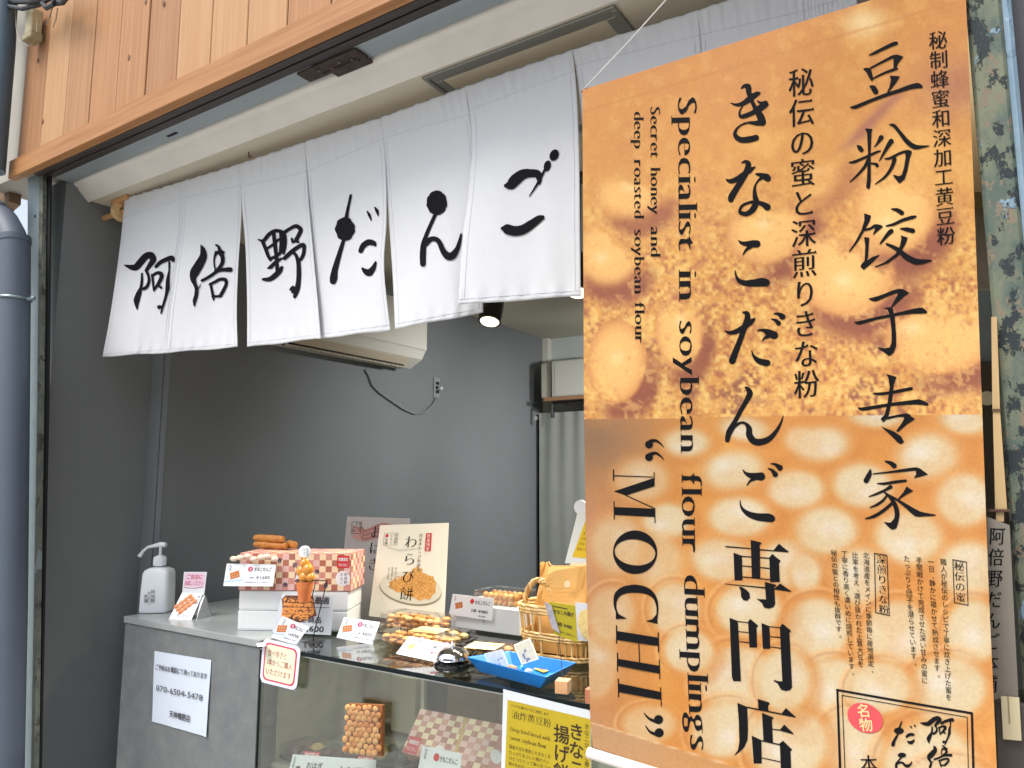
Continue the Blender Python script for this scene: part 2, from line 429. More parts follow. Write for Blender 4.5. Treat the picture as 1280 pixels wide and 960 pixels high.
# ------------------------------------------------------------------ lintel: dark beam, metal shutter guide, roller cover
lin = thing('shutter_lintel', 'dark steel beam with pale metal shutter guide under the cedar fascia', 'lintel', (-1, 1.2, EYE+1.03))
M_dark = mat('dark_bronze_steel', (52,44,42), 0.5, var=0.25, scale=14, stretch=(0.3,4,4), bump=0.2)
M_guide = mat('pale_shutter_metal', (150,160,164), 0.45, metal=0.3, var=0.08, scale=5, stretch=(0.3,3,3))
M_roll = mat('off_white_cover', (222,218,210), 0.6, var=0.06, scale=5, bump=0.05)
X0, X1 = XJ-0.0, 1.0
def bar(name, y0, y1, z0, z1, m, x0=X0, x1=X1, bev=0.0015, par=lin):
    return MB().box(((x0+x1)/2, (y0+y1)/2, (z0+z1)/2), (x1-x0, y1-y0, z1-z0), bev=bev).build(name, m, par)
zb = EYE+1.026
bar('beam', 1.128, 1.150, zb, zb+0.10, M_dark, x0=-2.66)
bar('beam_groove', 1.150, 1.158, zb+0.008, zb+0.10, mat('black_gap', (14,13,13), 0.8), x0=-2.66)
bar('beam_flange', 1.158, 1.182, zb+0.002, zb+0.10, M_dark, x0=-2.66)
bar('guide_recess', 1.182, 1.256, zb+0.03, zb+0.1, mat('black_gap'), x0=XJ)
# two guide panels with a hinge gap between
xg0 = PY(400, 95, 1.215)[0]; xg1 = PY(452, 75, 1.215)[0]
bar('shutter_guide', 1.184, 1.240, zb+0.004, zb+0.016, M_guide, x1=xg0)
bar('shutter_guide', 1.184, 1.240, zb+0.004, zb+0.016, M_guide, x0=xg1)
MB().box((PY(214, 163, 1.21)[0], 1.214, zb+0.0035), (0.05, 0.01, 0.002), bev=0.0008).build('slot', mat('black_gap'), lin)
M_hinge = mat('brown_corroded_hinge', (66,54,48), 0.6, metal=0.4, var=0.35, scale=40)
hg = MB()
hg.box(((xg0+xg1)/2-0.02, 1.205, zb-0.001), (xg1-xg0+0.06, 0.045, 0.006), bev=0.001); hg.box(((xg0+xg1)/2+0.02, 1.232, zb-0.003), (0.12, 0.03, 0.006), bev=0.001)
hg.tube([((xg0+xg1)/2-0.06, 1.218, zb-0.005), ((xg0+xg1)/2+0.06, 1.218, zb-0.005)], 0.005)
hinge = hg.build('hinge', M_hinge, lin)
sc = MB()
for k in range(4): sc.lathe(((xg0+xg1)/2-0.06+0.035*k, 1.20+0.01*(k % 2), zb-0.006), [(0.004, 0), (0.003, 0.003)], n=8)
sc.build('screw_head', mat('screw_steel', (130,120,110), 0.4, metal=0.8), hinge)
# rounded roller cover
prof = [(1.247, zb+0.05), (1.2475, zb+0.006), (1.251, zb+0.001), (1.262, zb-0.004)]
for k in range(7):
    q = k/6; prof.append((1.262+0.041*q, zb-0.004-(zb-0.004-ZC)*(q**0.8)*0.98))
prof.append((1.304, ZC+0.001)); prof.append((1.304, zb+0.05))
rc = MB(); n = len(prof); V = [(X0, y, z) for y, z in prof]+[(X1, y, z) for y, z in prof]
rc.add(V, [(i, (i+1) % n, n+(i+1) % n, n+i) for i in range(n)]+[tuple(range(n))[::-1], tuple(range(n, 2*n))]); rc.build('roller_cover', M_roll, lin, smooth=True)
# ceiling hatch frame
M_al = mat('hatch_aluminium', (150,150,142), 0.35, metal=0.6)
ha = PZ(527, 97, ZC-0.002); hb = PZ(767, 5, ZC-0.002); hy0 = ha[1]; hy1 = hy0+0.46; hx0, hx1 = ha[0], hb[0]
hat = thing('ceiling_hatch', 'square access hatch in thin metal frame in the ceiling behind the curtain top', 'hatch', ((hx0+hx1)/2, (hy0+hy1)/2, ZC))
for k, (w_, zo) in enumerate(((0.012, 0.006), (0.024, 0.003))):
    f = MB(); q = 0.0 if k == 0 else 0.0125
    for (a, b, c, d) in ((hx0+q, hx1-q, hy0+q, hy0+q+w_), (hx0+q, hx1-q, hy1-q-w_, hy1-q), (hx0+q, hx0+q+w_, hy0+q+w_, hy1-q-w_), (hx1-q-w_, hx1-q, hy0+q+w_, hy1-q-w_)):
        f.box(((a+b)/2, (c+d)/2, ZC-zo/2-0.0005), (b-a, d-c, zo), bev=0.0008)
    f.build('frame' if k == 0 else 'inner_frame', M_al, hat)
MB().box(((hx0+hx1)/2, (hy0+hy1)/2, ZC-0.001), (hx1-hx0-0.07, hy1-hy0-0.07, 0.0016)).build('hatch_panel', mat('hatch_board', (200,190,168), 0.8, var=0.03), hat)
tag(MB().tube([PZ(311, 190, ZC-0.001), PZ(311, 190, ZC-0.001)+np.array([0,0,-0.012]), PZ(311, 190, ZC-0.001)+np.array([0.006,0,-0.02]), PZ(311, 190, ZC-0.001)+np.array([0.011,0,-0.012])], 0.0018, n=6).build('ceiling_hook', mat('brass_hook', (110,90,60), 0.4, metal=0.8)), 'small brass cup hook screwed in the ceiling above the white curtain', 'hook')
# ------------------------------------------------------------------ left post and what stands outside it
def rust(name, base, base2, pale, dark, sc1=7, thr=0.52, seed=0.0, mid=(134,124,106), dt=0.548):
    m = bpy.data.materials.new(name); m.use_nodes = True; n = m.node_tree.nodes; L = m.node_tree.links; b = n['Principled BSDF']
    tc = n.new('ShaderNodeTexCoord'); mp = n.new('ShaderNodeMapping'); mp.inputs['Location'].default_value = (seed, seed, seed); mp.inputs['Scale'].default_value = (1, 1, 0.6); L.new(tc.outputs['Object'], mp.inputs[0])
    def noise(s, d=6, r=0.65):
        k = n.new('ShaderNodeTexNoise'); k.inputs['Scale'].default_value = s; k.inputs['Detail'].default_value = d; k.inputs['Roughness'].default_value = r; L.new(mp.outputs[0], k.inputs['Vector']); return k.outputs['Fac']
    def ramp(src, p0, p1):
        r = n.new('ShaderNodeMapRange'); r.inputs[1].default_value = p0; r.inputs[2].default_value = p1; L.new(src, r.inputs[0]); return r.outputs[0]
    def mix(f, a, c):
        k = n.new('ShaderNodeMix'); k.data_type = 'RGBA'; L.new(f, k.inputs[0])
        for i, v in ((6, a), (7, c)):
            if isinstance(v, tuple): k.inputs[i].default_value = (*s2l(v), 1)
            else: L.new(v, k.inputs[i])
        return k.outputs[2]
    c0 = mix(ramp(noise(25), 0.4, 0.6), base, base2)
    c1 = mix(ramp(noise(sc1*3, 8, 0.7), 0.40, 0.43), mid, c0)
    c2 = mix(ramp(noise(sc1, 5, 0.55), thr, thr+0.012), c1, pale)
    fd = ramp(noise(sc1*1.6, 8, 0.72), dt, dt+0.012); c3 = mix(fd, c2, dark)
    L.new(c3, b.inputs['Base Color']); b.inputs['Roughness'].default_value = 0.75
    bp = n.new('ShaderNodeBump'); bp.inputs['Strength'].default_value = 0.6; bp.inputs['Distance'].default_value = 0.003
    ad = n.new('ShaderNodeMath'); ad.operation = 'SUBTRACT'; L.new(ramp(noise(sc1, 5, 0.55), thr, thr+0.02), ad.inputs[0]); L.new(fd, ad.inputs[1])
    L.new(ad.outputs[0], bp.inputs['Height']); L.new(bp.outputs[0], b.inputs['Normal']); return m
M_rustL = rust('weathered_post_left', (116,120,106), (92,98,90), (132,142,142), (72,68,60), 12, 0.64, 0.0, (112,108,94), 0.56)
M_rustR = rust('flaking_post_right', (116,120,98), (80,94,86), (120,144,160), (34,44,48), 20, 0.66, 3.4, (124,110,92), 0.535)
def leaning(name, cols, m, par, t=0.0):
    """vertical strip prism: cols = [(px_left, px_right, py, Y0, Y1)] sections from top to bottom"""
    mb = MB(); V = []
    for (a, b, y, Y0, Y1) in cols:
        P = PY(a, y, Y0); Q = PY(b, y, Y0); z = P[2]
        V += [(P[0], Y0, z), (Q[0], Y0, z), (Q[0], Y1, z), (P[0], Y1, z)]
    F = [(0,1,2,3), tuple(len(V)-4+k for k in (3,2,1,0))]
    for i in range(len(cols)-1):
        for k in range(4): F.append((i*4+k, i*4+(k+1) % 4, i*4+4+(k+1) % 4, i*4+4+k))
    mb.add(V, F); return mb.build(name, m, par)
pl = thing('steel_post', 'narrow weathered steel post at the left edge of the opening, paint worn to rust', 'post', (-2.5, 1.16, 0))
lf = 8
leaning('pale_flange', [(34.5, 49, 214, 1.16, 1.19), (34.5, 46.5, 500, 1.16, 1.19), (30, 39, 960, 1.16, 1.19), (27, 35, 1180, 1.16, 1.19)], mat('pale_steel_paint', (118,134,138), 0.5, var=0.1, scale=20), pl)
leaning('rusty_web', [(49.1, 53.5, 208, 1.15, 1.163), (46.6, 50, 500, 1.15, 1.163), (39.1, 43, 960, 1.15, 1.163), (35.1, 39, 1180, 1.15, 1.163)], M_rustL, pl)
leaning('black_channel', [(50.5, 62.5, 208, 1.166, 1.172), (47.5, 59.5, 500, 1.166, 1.172), (40.5, 50, 960, 1.166, 1.172), (36.5, 46, 1180, 1.166, 1.172)], mat('black_gap'), pl)
bl = MB(); p = PY(43.5, 270, 1.158); bl.lathe((p[0], p[1], p[2]), [(0.004, -0.004), (0.005, 0), (0.004, 0.004)], n=8, sy=0.4); bl.build('bolt', M_dark, pl)
# side beam end above the post
sb = thing('side_header', 'short brown timber header running left from the post under the fascia', 'beam', (-2.7, 1.2, 2.4))
def pxslab(name, pts, Y, th, m, par):
    P = [PY(x, y, Y) for x, y in pts]; return MB().slab(P, (0, th, 0)).build(name, m, par)
pxslab('header_board', [(-30, 196), (56, 214), (49, 218), (37, 227), (-30, 214)], 1.175, 0.05, mat('grey_brown_timber', (122,112,100), 0.8, var=0.15, scale=12, stretch=(0.4,3,3)), sb)
pxslab('corner_stud', [(0, 213), (13, 222), (11, 252), (0, 262), (-14, 262), (-14, 208)], 1.18, 0.04, mat('brown_timber', (126,100,72), 0.8, var=0.15), sb)
# neighbour's white wall seen between pipe and post
tag(MB().box((-3.9, 2.4, 1.7), (1.4, 0.1, 3.4)).build('neighbour_wall', mat('white_render', (226,230,230), 0.8, var=0.02)), 'sunlit white neighbouring wall seen between the downpipe and the post', 'wall')
# downpipe
M_pipe = mat('blue_grey_pvc', (82,92,106), 0.55, var=0.06, scale=4)
dp = thing('downpipe', 'thick blue grey plastic downpipe with an elbow and strap at the left edge', 'drain pipe', (-2.45, 1.05, 0))
YP = 1.08
def PP(x, y, Y=YP): return PY(x, y, Y)
r0 = 19.5*mpp(PP(18, 400))*0.92
path = [PP(-80, 252), PP(-50, 250), PP(-28, 254), PP(-10, 263), PP(4, 277), PP(13, 294), PP(18, 314)]
MB().tube(path, r0, n=24, cap=False).build('elbow', M_pipe, dp, smooth=True)
MB().tube([PP(18, 303), PP(17.5, 375), PP(15, 560), PP(12, 760), PP(7, 960), PP(2, 1150)], [r0*1.0]*6, n=24).build('pipe', M_pipe, dp, smooth=True)
MB().tube([PP(18, 297), PP(18, 304)], r0*1.05, n=24).build('socket_collar', M_pipe, dp, smooth=True)
MB().tube([PP(-4, 267), PP(-1.5, 269.5)], r0*1.025, n=24, cap=False).build('elbow_seam', M_pipe, dp, smooth=True)
st = MB(); c = PP(17.5, 374)
st.tube([(c[0]+r0*1.03*math.cos(a), c[1]+r0*1.03*math.sin(a), c[2]) for a in [2*math.pi*k/24 for k in range(25)]], 0.0045, n=6, cap=False)
st.box((c[0]+r0+0.018, c[1]+0.02, c[2]-0.004), (0.05, 0.012, 0.012), bev=0.002)
st.build('pipe_strap', mat('galvanised_strap', (130,146,150), 0.4, metal=0.6), dp, smooth=True)
dp2 = thing('rain_pipe', 'dark blue grey vertical pipe beside the cedar cladding, top left', 'drain pipe', (-2.9, 1.07, 2.4))
MB().tube([PP(9, -60, 1.05), PP(3, 60, 1.05), PP(-8, 190, 1.05), PP(-10, 214, 1.05)], 14*mpp(PP(5, 60, 1.05)), n=20).build('pipe', mat('slate_pipe', (70,90,104), 0.45, var=0.1), dp2, smooth=True)
# junction box and cable bundle
jb = thing('junction_box', 'grimy beige electrical box hanging from cables on the cladding', 'electrical box', tuple(PY(38, 30, 1.08)))
pc = PY(38, 33, 1.075); k = mpp(pc)
MB().box((pc[0], 1.085, pc[2]+4*k), (17*k, 0.035, 38*k), bev=0.003).build('housing', mat('grimy_beige_plastic', (176,166,130), 0.6, var=0.2, scale=30), jb)
MB().box((pc[0]+1*k, 1.083, pc[2]-14*k), (22*k, 0.04, 10*k), bev=0.003).build('lid', mat('grimy_beige_lid', (150,140,108), 0.6, var=0.2, scale=30), jb)
cb = MB()
for (pts, r) in [([(-10, -2), (10, 8), (28, 11), (48, 6), (70, -6)], 0.0075), ([(-10, -10), (18, 2), (40, 2), (60, -4), (80, -14)], 0.009), ([(60, -10), (80, -2), (95, -12)], 0.011), ([(50, 0), (58, 10), (66, 6), (72, -8)], 0.008), ([(70, 4), (78, 3), (88, -10)], 0.009)]:
    cb.tube([PY(x, y, 1.06-0.01*i % 0.03) for i, (x, y) in enumerate(pts)], r, n=8)
tag(cb.build('cable_bundle', mat('black_cable', (44,46,50), 0.5), None, smooth=True), 'bundle of black cables looping over the top left corner of the cladding', 'cables')
cw = MB()
for pts in [[(19, 12), (21, 40), (26, 54), (36, 58), (40, 54)], [(66, 8), (62, 22), (58, 31)], [(72, 10), (70, 24), (66, 34)], [(47, 12), (46, 40)]]:
    cw.tube([PY(x, y, 1.07) for x, y in pts], 0.0018, n=5)
tag(cw.build('thin_wire', mat('pale_wire', (150,140,120), 0.5), None, smooth=True), 'thin pale wires dangling round the beige electrical box', 'wire')
MB()
# ------------------------------------------------------------------ right post
pr_ = thing('flaking_post', 'thick steel column with flaking green grey paint, right of the banner', 'post', (0.04, 1.12, 0))
def xs(r): return r*1.13
MB().box(((xs(.0115)+xs(.047))/2, 1.13+0.03, 1.6), (xs(.047)-xs(.0115), 0.06, 3.2), bev=0.004).build('flaked_face', M_rustR, pr_)
MB().box(((xs(.047)+xs(.0565))/2+0.0002, 1.13+0.022, 1.6), (xs(.0565)-xs(.047), 0.044, 3.2), bev=0.005).build('painted_edge', rust('pale_blue_edge', (134,158,176), (120,146,164), (134,158,176), (60,84,92), 6, 0.5, 1.0, (128,150,160), 0.6), pr_)
tag(MB().box((0.53, 1.20, 1.6), (0.93, 0.05, 3.2)).build('shutter_box', mat('dark_grey_steel', (74,72,78), 0.5, var=0.06)), 'dark grey steel panel beyond the flaking post at the right edge', 'panel')
# ================================================================== INSIDE THE SHOP
ac = thing('air_conditioner', 'cream wall mounted air conditioner high on the grey side wall behind the curtain', 'air conditioner', (XW, 2.4, EYE+0.7))
M_ac = mat('cream_plastic', (208,203,190), 0.4); M_ac2 = mat('cream_plastic_shade', (186,172,148), 0.5)
Y0, Y1 = 1.98, 2.86; zA = EYE+0.575
prof = [(0, 0.0), (0.10, -0.012), (0.175, 0.03), (0.2, 0.075), (0.205, 0.30), (0.0, 0.30)]
V = [(XW+0.001+x, Y0, zA+z) for x, z in prof]+[(XW+0.001+x, Y1, zA+z) for x, z in prof]; n = len(prof)
MB().add(V, [(i, (i+1) % n, n+(i+1) % n, n+i) for i in range(n)]+[tuple(range(n))[::-1], tuple(range(n, 2*n))]).build('body', M_ac, ac)
MB().box((XW+0.207, (Y0+Y1)/2, zA+0.185), (0.006, Y1-Y0-0.006, 0.225), bev=0.002).build('front_panel', M_ac, ac)
lv = MB(); R = Matrix.Rotation(math.radians(-48), 3, 'Y')
lv.box((XW+0.148, (Y0+Y1)/2-0.02, zA+0.004), (0.06, Y1-Y0-0.14, 0.004), rot=R, bev=0.001)
lv.build('louvre', M_ac2, ac)
ou = MB().box((XW+0.118, (Y0+Y1)/2-0.02, zA-0.006), (0.05, Y1-Y0-0.16, 0.012)); ou.build('air_outlet', mat('outlet_dark', (30,28,26), 0.7), ac)
fn = MB()
for k in range(22): fn.box((XW+0.12, Y0+0.12+k*0.032, zA-0.01), (0.03, 0.003, 0.014))
fn.build('vane', mat('vane_grey', (120,110,100), 0.5), ac)
p = PX(506, 440, XW+0.17); MB().ball((p[0], Y1-0.10, zA+0.035), 0.004, n=8).build('status_lamp', mat('white_dot', (250,250,245), 0.4), ac)
cd = [PX(x, y, XW+0.012) for x, y in [(457, 462), (462, 470), (466, 482), (474, 490), (488, 500), (504, 511), (518, 517), (532, 515), (541, 506), (546, 497)]]
tag(MB().tube(cd, 0.0055, n=8).build('power_cord', mat('grey_cord', (128,130,130), 0.5), None, smooth=True), 'grey power cord drooping from the air conditioner to the wall socket', 'cord')
so = thing('wall_socket', 'small white wall socket with black plug on the grey side wall', 'socket', tuple(PX(546, 486, XW)))
c = PX(546, 485, XW+0.006); k = mpp(c)
MB().box((XW+0.005, c[1], c[2]), (0.008, 0.05, 27*k), bev=0.003).build('cover_plate', mat('socket_grey', (150,152,150), 0.4, metal=0.4), so)
s_ = MB()
for dz in (0.026, 0.002, -0.022): s_.box((XW+0.011, c[1], c[2]+dz), (0.008, 0.026, 0.016), bev=0.002)
s_.build('outlet', mat('socket_black', (24,24,24), 0.4), so)
MB().box((XW+0.022, c[1]+0.01, c[2]-0.002), (0.03, 0.022, 0.02), bev=0.005).build('plug', mat('plug_white', (205,205,200), 0.4), so)
# spotlights on the ceiling
M_spot = mat('black_spot_metal', (20,20,21), 0.35)
def spot(px, py, Y, label, aim, power, col=(1, 0.92, 0.8)):
    c = PY(px, py, Y); t = thing('spotlight', label, 'spotlight', tuple(c), 'black ceiling spotlights over the counter')
    c = Vector(c); d = (Vector(aim)-c).normalized(); back = c-d*0.13
    MB().tube([back, back+d*0.01, c-d*0.004, c], [0.034, 0.04, 0.04, 0.04], n=20).build('lamp_head', M_spot, t, smooth=True)
    MB().tube([c-d*0.001, c+d*0.003], [0.034, 0.031], n=20).build('lens', emit('lamp_lens', (255,240,215), 1.3), t, smooth=True)
    top = Vector((back.x, back.y, ZC)); m = back+d*0.05
    MB().tube([top, Vector((m.x, m.y, m.z+0.05)), m], 0.007, n=8).build('stem', M_spot, t)
    MB().box((top.x, top.y, ZC-0.012), (0.08, 0.05, 0.022), bev=0.003).build('track_adapter', M_spot, t)
    ld = bpy.data.lights.new('spot_beam', 'SPOT'); ld.energy = power; ld.color = col; ld.spot_size = math.radians(110); ld.spot_blend = 0.8; ld.shadow_soft_size = 0.03
    lo = bpy.data.objects.new('spot_beam', ld); COL.objects.link(lo); lo.parent = t; lo.location = d*0.01; lo.rotation_euler = (-d).to_track_quat('Z', 'Y').to_euler()
    return t
SPOT_E = 38
spot(612, 402, 2.05, 'black cylinder spotlight hanging just below the curtain hem, left of the banner', (-1.36, 1.74, 1.1), SPOT_E)
spot(722, 366, 2.0, 'black spotlight mostly hidden between the curtain hem and the banner edge', (-0.98, 1.72, 1.1), SPOT_E)
spot(905, 380, 2.05, 'unseen black spotlight added behind the orange banner to brighten the counter', (-0.75, 1.7, 1.0), SPOT_E)  # extra lamp out of view, added to lift the light on the goods
spot(400, 380, 2.2, 'unseen black spotlight added behind the white curtain near the air conditioner', (-2.2, 1.8, 1.1), SPOT_E)  # added lamp, never seen, fills in the left end of the counter
spot(820, 420, 2.9, 'unseen black spotlight added behind the banner to brighten the grey side wall', (-2.5, 3.2, 1.3), 48, (0.95, 0.98, 1))  # added fill lamp out of sight, lightens the side wall
spot(960, 430, 3.2, 'unseen black spotlight added behind the banner to brighten the back wall', (-1.6, 4.3, 1.5), 80, (0.95, 0.98, 1))  # added out of sight, raises the light deep in the shop
# back of the shop: shelf, carton, microwave, curtain
M_frame = mat('beige_frame', (200,198,184), 0.6)
def at(px, py, Y): return PY(px, py, Y)
sh = thing('wall_shelf', 'timber shelf on black brackets on the pale back wall', 'shelf', (-1.9, YB-0.2, EYE+0.35))
a = at(684, 500, 4.1); b = at(900, 500, 4.1)
MB().box(((a[0]+b[0])/2, 4.2, a[2]), (b[0]-a[0], 0.3, 0.025), bev=0.002).build('board', mat('pine_shelf', (150,112,80), 0.6, var=0.15, scale=10, stretch=(0.4,3,3)), sh)
br = MB(); br.tube([(a[0]+0.05, 4.08, a[2]-0.03), (a[0]+0.05, 4.08, a[2]-0.12)], 0.012, n=6); br.tube([(a[0]+0.05, 4.08, a[2]-0.025), (a[0]+0.7, 4.08, a[2]-0.02)], 0.01, n=6)
br.build('bracket', M_spot, sh)
a = at(690, 500, 4.12); b = at(725, 449, 4.12)
cx_ = thing('carton', 'pale grey white carton standing on the back shelf', 'box', (a[0]+0.2, 4.2, a[2]+0.013))
h_ = b[2]-a[2]-0.015
MB().box((a[0]+0.24, 4.2, a[2]+0.013+h_/2), (0.44, 0.24, h_), bev=0.004).build('carton_body', mat('carton_pale', (178,176,166), 0.7, var=0.04), cx_)
MB().box((a[0]+0.245, 4.0785, a[2]+0.013+h_/2), (0.40, 0.003, h_*0.9), bev=0.001).build('front_flap', mat('carton_pale2', (188,186,176), 0.7), cx_)
tag(MB().box((a[0]-0.035, 4.22, a[2]+0.013+h_/2), (0.08, 0.22, h_*0.98), bev=0.004).build('narrow_carton', mat('carton_beige', (166,162,146), 0.7, var=0.04)), 'narrow beige carton at the left end of the back shelf', 'box')
co = thing('corner_post', 'thin beige corner trim where side wall meets back wall', 'trim', (XW+0.02, YB-0.05, 0))
MB().box((XW+0.025, YB-0.02, ZC/2), (0.045, 0.05, ZC-0.01)).build('trim', M_frame, co)
cu = thing('back_curtain', 'grey green cloth curtain gathered on a rod across the back of the shop', 'curtain', (-1.8, 4.27, 1.86))
a = at(666, 523, 4.27); b = at(1000, 523, 4.27); zr = a[2]
MB().tube([(a[0], 4.27, zr), (b[0], 4.27, zr)], 0.012, n=10).build('curtain_rod', mat('rod_grey', (150,150,142), 0.5), cu, smooth=True)
MB().ball((a[0]+0.01, 4.27, zr), 0.024, n=10, sc=(1.4,1,1)).build('rod_cap', mat('rod_grey'), cu, smooth=True)
nx, ny = 160, 30; xs_ = np.linspace(a[0]+0.065, b[0], nx); P = np.zeros((ny, nx, 3))
for j in range(ny):
    v = j/(ny-1)
    P[j, :, 0] = xs_; P[j, :, 2] = zr+0.03-v*1.7
    P[j, :, 1] = 4.25+0.006*np.sin(xs_*60+0.5*np.sin(v*5))*(0.25+0.75*math.exp(-v*4))+0.007*np.sin(xs_*11+v*2)*min(1, v*3)
grid_obj('cloth', P, mat('grey_green_cloth', (140,141,133), 0.9, var=0.05, scale=6), cu)
tag(MB().tube([PX(678, 530, XW+0.03)+np.array([0, 0.0, 0]), PX(677, 560, XW+0.03), PX(676, 595, XW+0.03)], 0.004, n=6).build('black_cable', mat('black_cable'), None, smooth=True), 'short black cord hanging at the inner corner below the curtain rod', 'cord')
# things glimpsed between banner and right post
gw = thing('timber_stud', 'tan timber stud with a joint between banner edge and flaking post', 'stud', (0.05, 1.35, 1.5))
def strip(name, x0, x1, y0, y1, Y, m, par, th=0.02, x0b=None, x1b=None):
    x0b = x0 if x0b is None else x0b; x1b = x1 if x1b is None else x1b
    P = [PY(x0, y0, Y), PY(x1, y0, Y), PY(x1b, y1, Y), PY(x0b, y1, Y)]
    return MB().slab(P, (0, th, 0)).build(name, m, par)
M_tan = mat('tan_timber', (224,196,144), 0.6, var=0.12, scale=14, stretch=(3,3,0.3))
strip('upper_length', 1195, 1232, -20, 240, 1.24, M_tan, gw)
strip('block', 1195, 1236, 240.5, 256, 1.235, mat('olive_timber', (142,124,72), 0.6, var=0.1), gw)
strip('lower_length', 1195, 1242, 256.5, 360, 1.26, mat('grey_tan_timber', (196,190,172), 0.7, var=0.12, scale=14), gw)
tag(strip('interior_window', 1200, 1262, 360, 451, 3.9, mat('pale_blue_pane', (190,206,214), 0.5, var=0.05), None), 'pale bluish frosted panel inside the shop, seen past the banner edge', 'panel')
tag(strip('brown_cabinet', 1200, 1290, 452, 660, 3.6, mat('brown_cabinet', (104,92,78), 0.6, var=0.15), None, th=0.3), 'brown cabinet inside the shop, seen in the gap right of the banner', 'cabinet')
c = PY(1234, 498, 2.2); tg = MB().lathe((0, 0, 0), [(0.001, 0), (0.017, 0), (0.018, 0.003), (0.001, 0.004)], n=20)
tg.v = [(c[0]+x, c[1]-z, c[2]+y) for x, y, z in tg.v]
tag(tg.build('round_dial', mat('dial_cream', (226,216,180), 0.4), None), 'small round cream dial glimpsed between the banner and the timber lath', 'dial')
# lath tied to the post
lt = thing('timber_lath', 'pale pine lath in two lengths strapped to the flaking post', 'lath', (0.0, 1.1, 1.5))
M_pine = mat('pale_pine', (196,168,122), 0.6, rgb2=(176,146,100), scale=12, stretch=(3,3,0.2), bump=0.1)
strip('lath_length', 1239, 1246, 396, 512, 1.118, M_pine, lt, 0.01, 1240.5, 1250)
strip('lath_length', 1241, 1250, 513, 638, 1.114, M_pine, lt, 0.01, 1244, 1259)
strip('lath_length', 1245, 1255, 640, 652, 1.114, M_pine, lt, 0.01, 1245, 1255)
strip('tie', 1236, 1262, 636.5, 639.5, 1.110, mat('brown_tie', (90,62,48), 0.6), lt, 0.012)
strip('tie', 1240, 1251, 511, 514, 1.112, mat('brown_tie'), lt, 0.012)
# hand-lettered board
hb_ = thing('brush_lettered_board', 'weathered grey board with brush lettering beside the banner, partly hidden', 'sign', (0.0, 1.1, 1.3))
P4 = [PY(1233, 646, 1.10), PY(1262, 657, 1.10), PY(1273, 871, 1.10), PY(1239, 875, 1.10)]
MB().slab(P4, (0, 0.012, 0)).build('board', mat('grey_board', (122,115,104), 0.7, var=0.08, scale=10), hb_)
def fm_plane(Y): return lambda x, y, l: tuple(PY(x, y, Y-l))
ik = Ink(fm_plane(1.0994))
parts, L_ = layout_v('阿倍野だんご本舗', 'brush', 1.12)
ik.block(parts, [[20, 1.2], [0, -23.6]], (1247, 657)); ik.build(INK, hb_)
pn = thing('paper_note', 'cream paper slip taped low on the flaking post', 'note', tuple(PY(1262, 900, 1.1)))
MB().slab([PY(1251, 870, 1.097), PY(1274, 872, 1.097), PY(1277, 926, 1.097), PY(1254, 924, 1.097)], (0, 0.001, 0)).build('paper', mat('cream_paper', (208,196,160), 0.8), pn)
MB().slab([PY(1259, 871, 1.0965), PY(1261, 871, 1.0965), PY(1263, 905, 1.0965), PY(1261, 905, 1.0965)], (0, 0.0004, 0)).build('tape', mat('brown_tape', (150,134,100), 0.6), pn)
tag(MB().slab([PY(1245, 878, 1.104), PY(1300, 884, 1.104), PY(1304, 1100, 1.104), PY(1254, 1100, 1.104)], (0, 0.012, 0)).build('dark_panel', mat('dark_grey_panel', (78,72,68), 0.7, var=0.1)), 'dark grey board low on the post below the cream slip', 'panel')
# ================================================================== NOREN (white split curtain)
YN = 1.34
def lerp_poly(pts, t):
    n = len(pts)-1; s = min(max(t, 0), 1)*n; i = min(int(s), n-1); f = s-i
    return pts[i][0]*(1-f)+pts[i+1][0]*f, pts[i][1]*(1-f)+pts[i+1][1]*f
nor = thing('white_shop_curtain', 'white split shop curtain with black brush characters hung across the opening', 'curtain', (-1.6, YN, EYE+0.93))
M_nor = mat('white_cotton', (228,230,233), 0.85, var=0.012, scale=30, bump=0.25, bscale=420, sheen=0.1)
_n = M_nor.node_tree.nodes; _l = M_nor.node_tree.links; _t = _n.new('ShaderNodeBsdfTranslucent'); _t.inputs[0].default_value = (0.8, 0.8, 0.82, 1); _m = _n.new('ShaderNodeMixShader'); _m.inputs[0].default_value = 0.2
_l.new(_n['Principled BSDF'].outputs[0], _m.inputs[1]); _l.new(_t.outputs[0], _m.inputs[2]); _l.new(_m.outputs[0], _n['Material Output'].inputs[0])
def panel_y(k, u, v):
    """gentle billow of panel k; v = 0 at the rod, 1 at the hem"""
    ph = k*1.7
    b = 0.010*math.sin(u*3.1+ph)*v+0.012*math.sin(v*3.0+ph*0.7+u*2.2)*v
    crink = 0.0011*math.sin(u*41+ph*3+3*math.sin(u*7+ph))*math.exp(-((v-0.05)/0.06)**2)+0.0007*math.sin(u*83+ph+4*math.sin(u*5))*math.exp(-((v-0.1)/0.06)**2)+0.003*math.sin(u*6+v*5+ph*2)*v*(1-v)*2
    hem = 0.0016*math.sin(u*39+ph)*math.exp(-((v-0.97)/0.04)**2)
    fold = 0.006*math.exp(-((u-0.5-0.3*math.sin(ph))/0.12)**2)*v*v
    return YN-b-crink-hem-fold+[0, 0, 0, 0, 0, 0.022*0, 0, 0, 0][k]-(0.03*v if k == 5 else 0)+(0.015*v if k in (6, 7, 8) else 0)
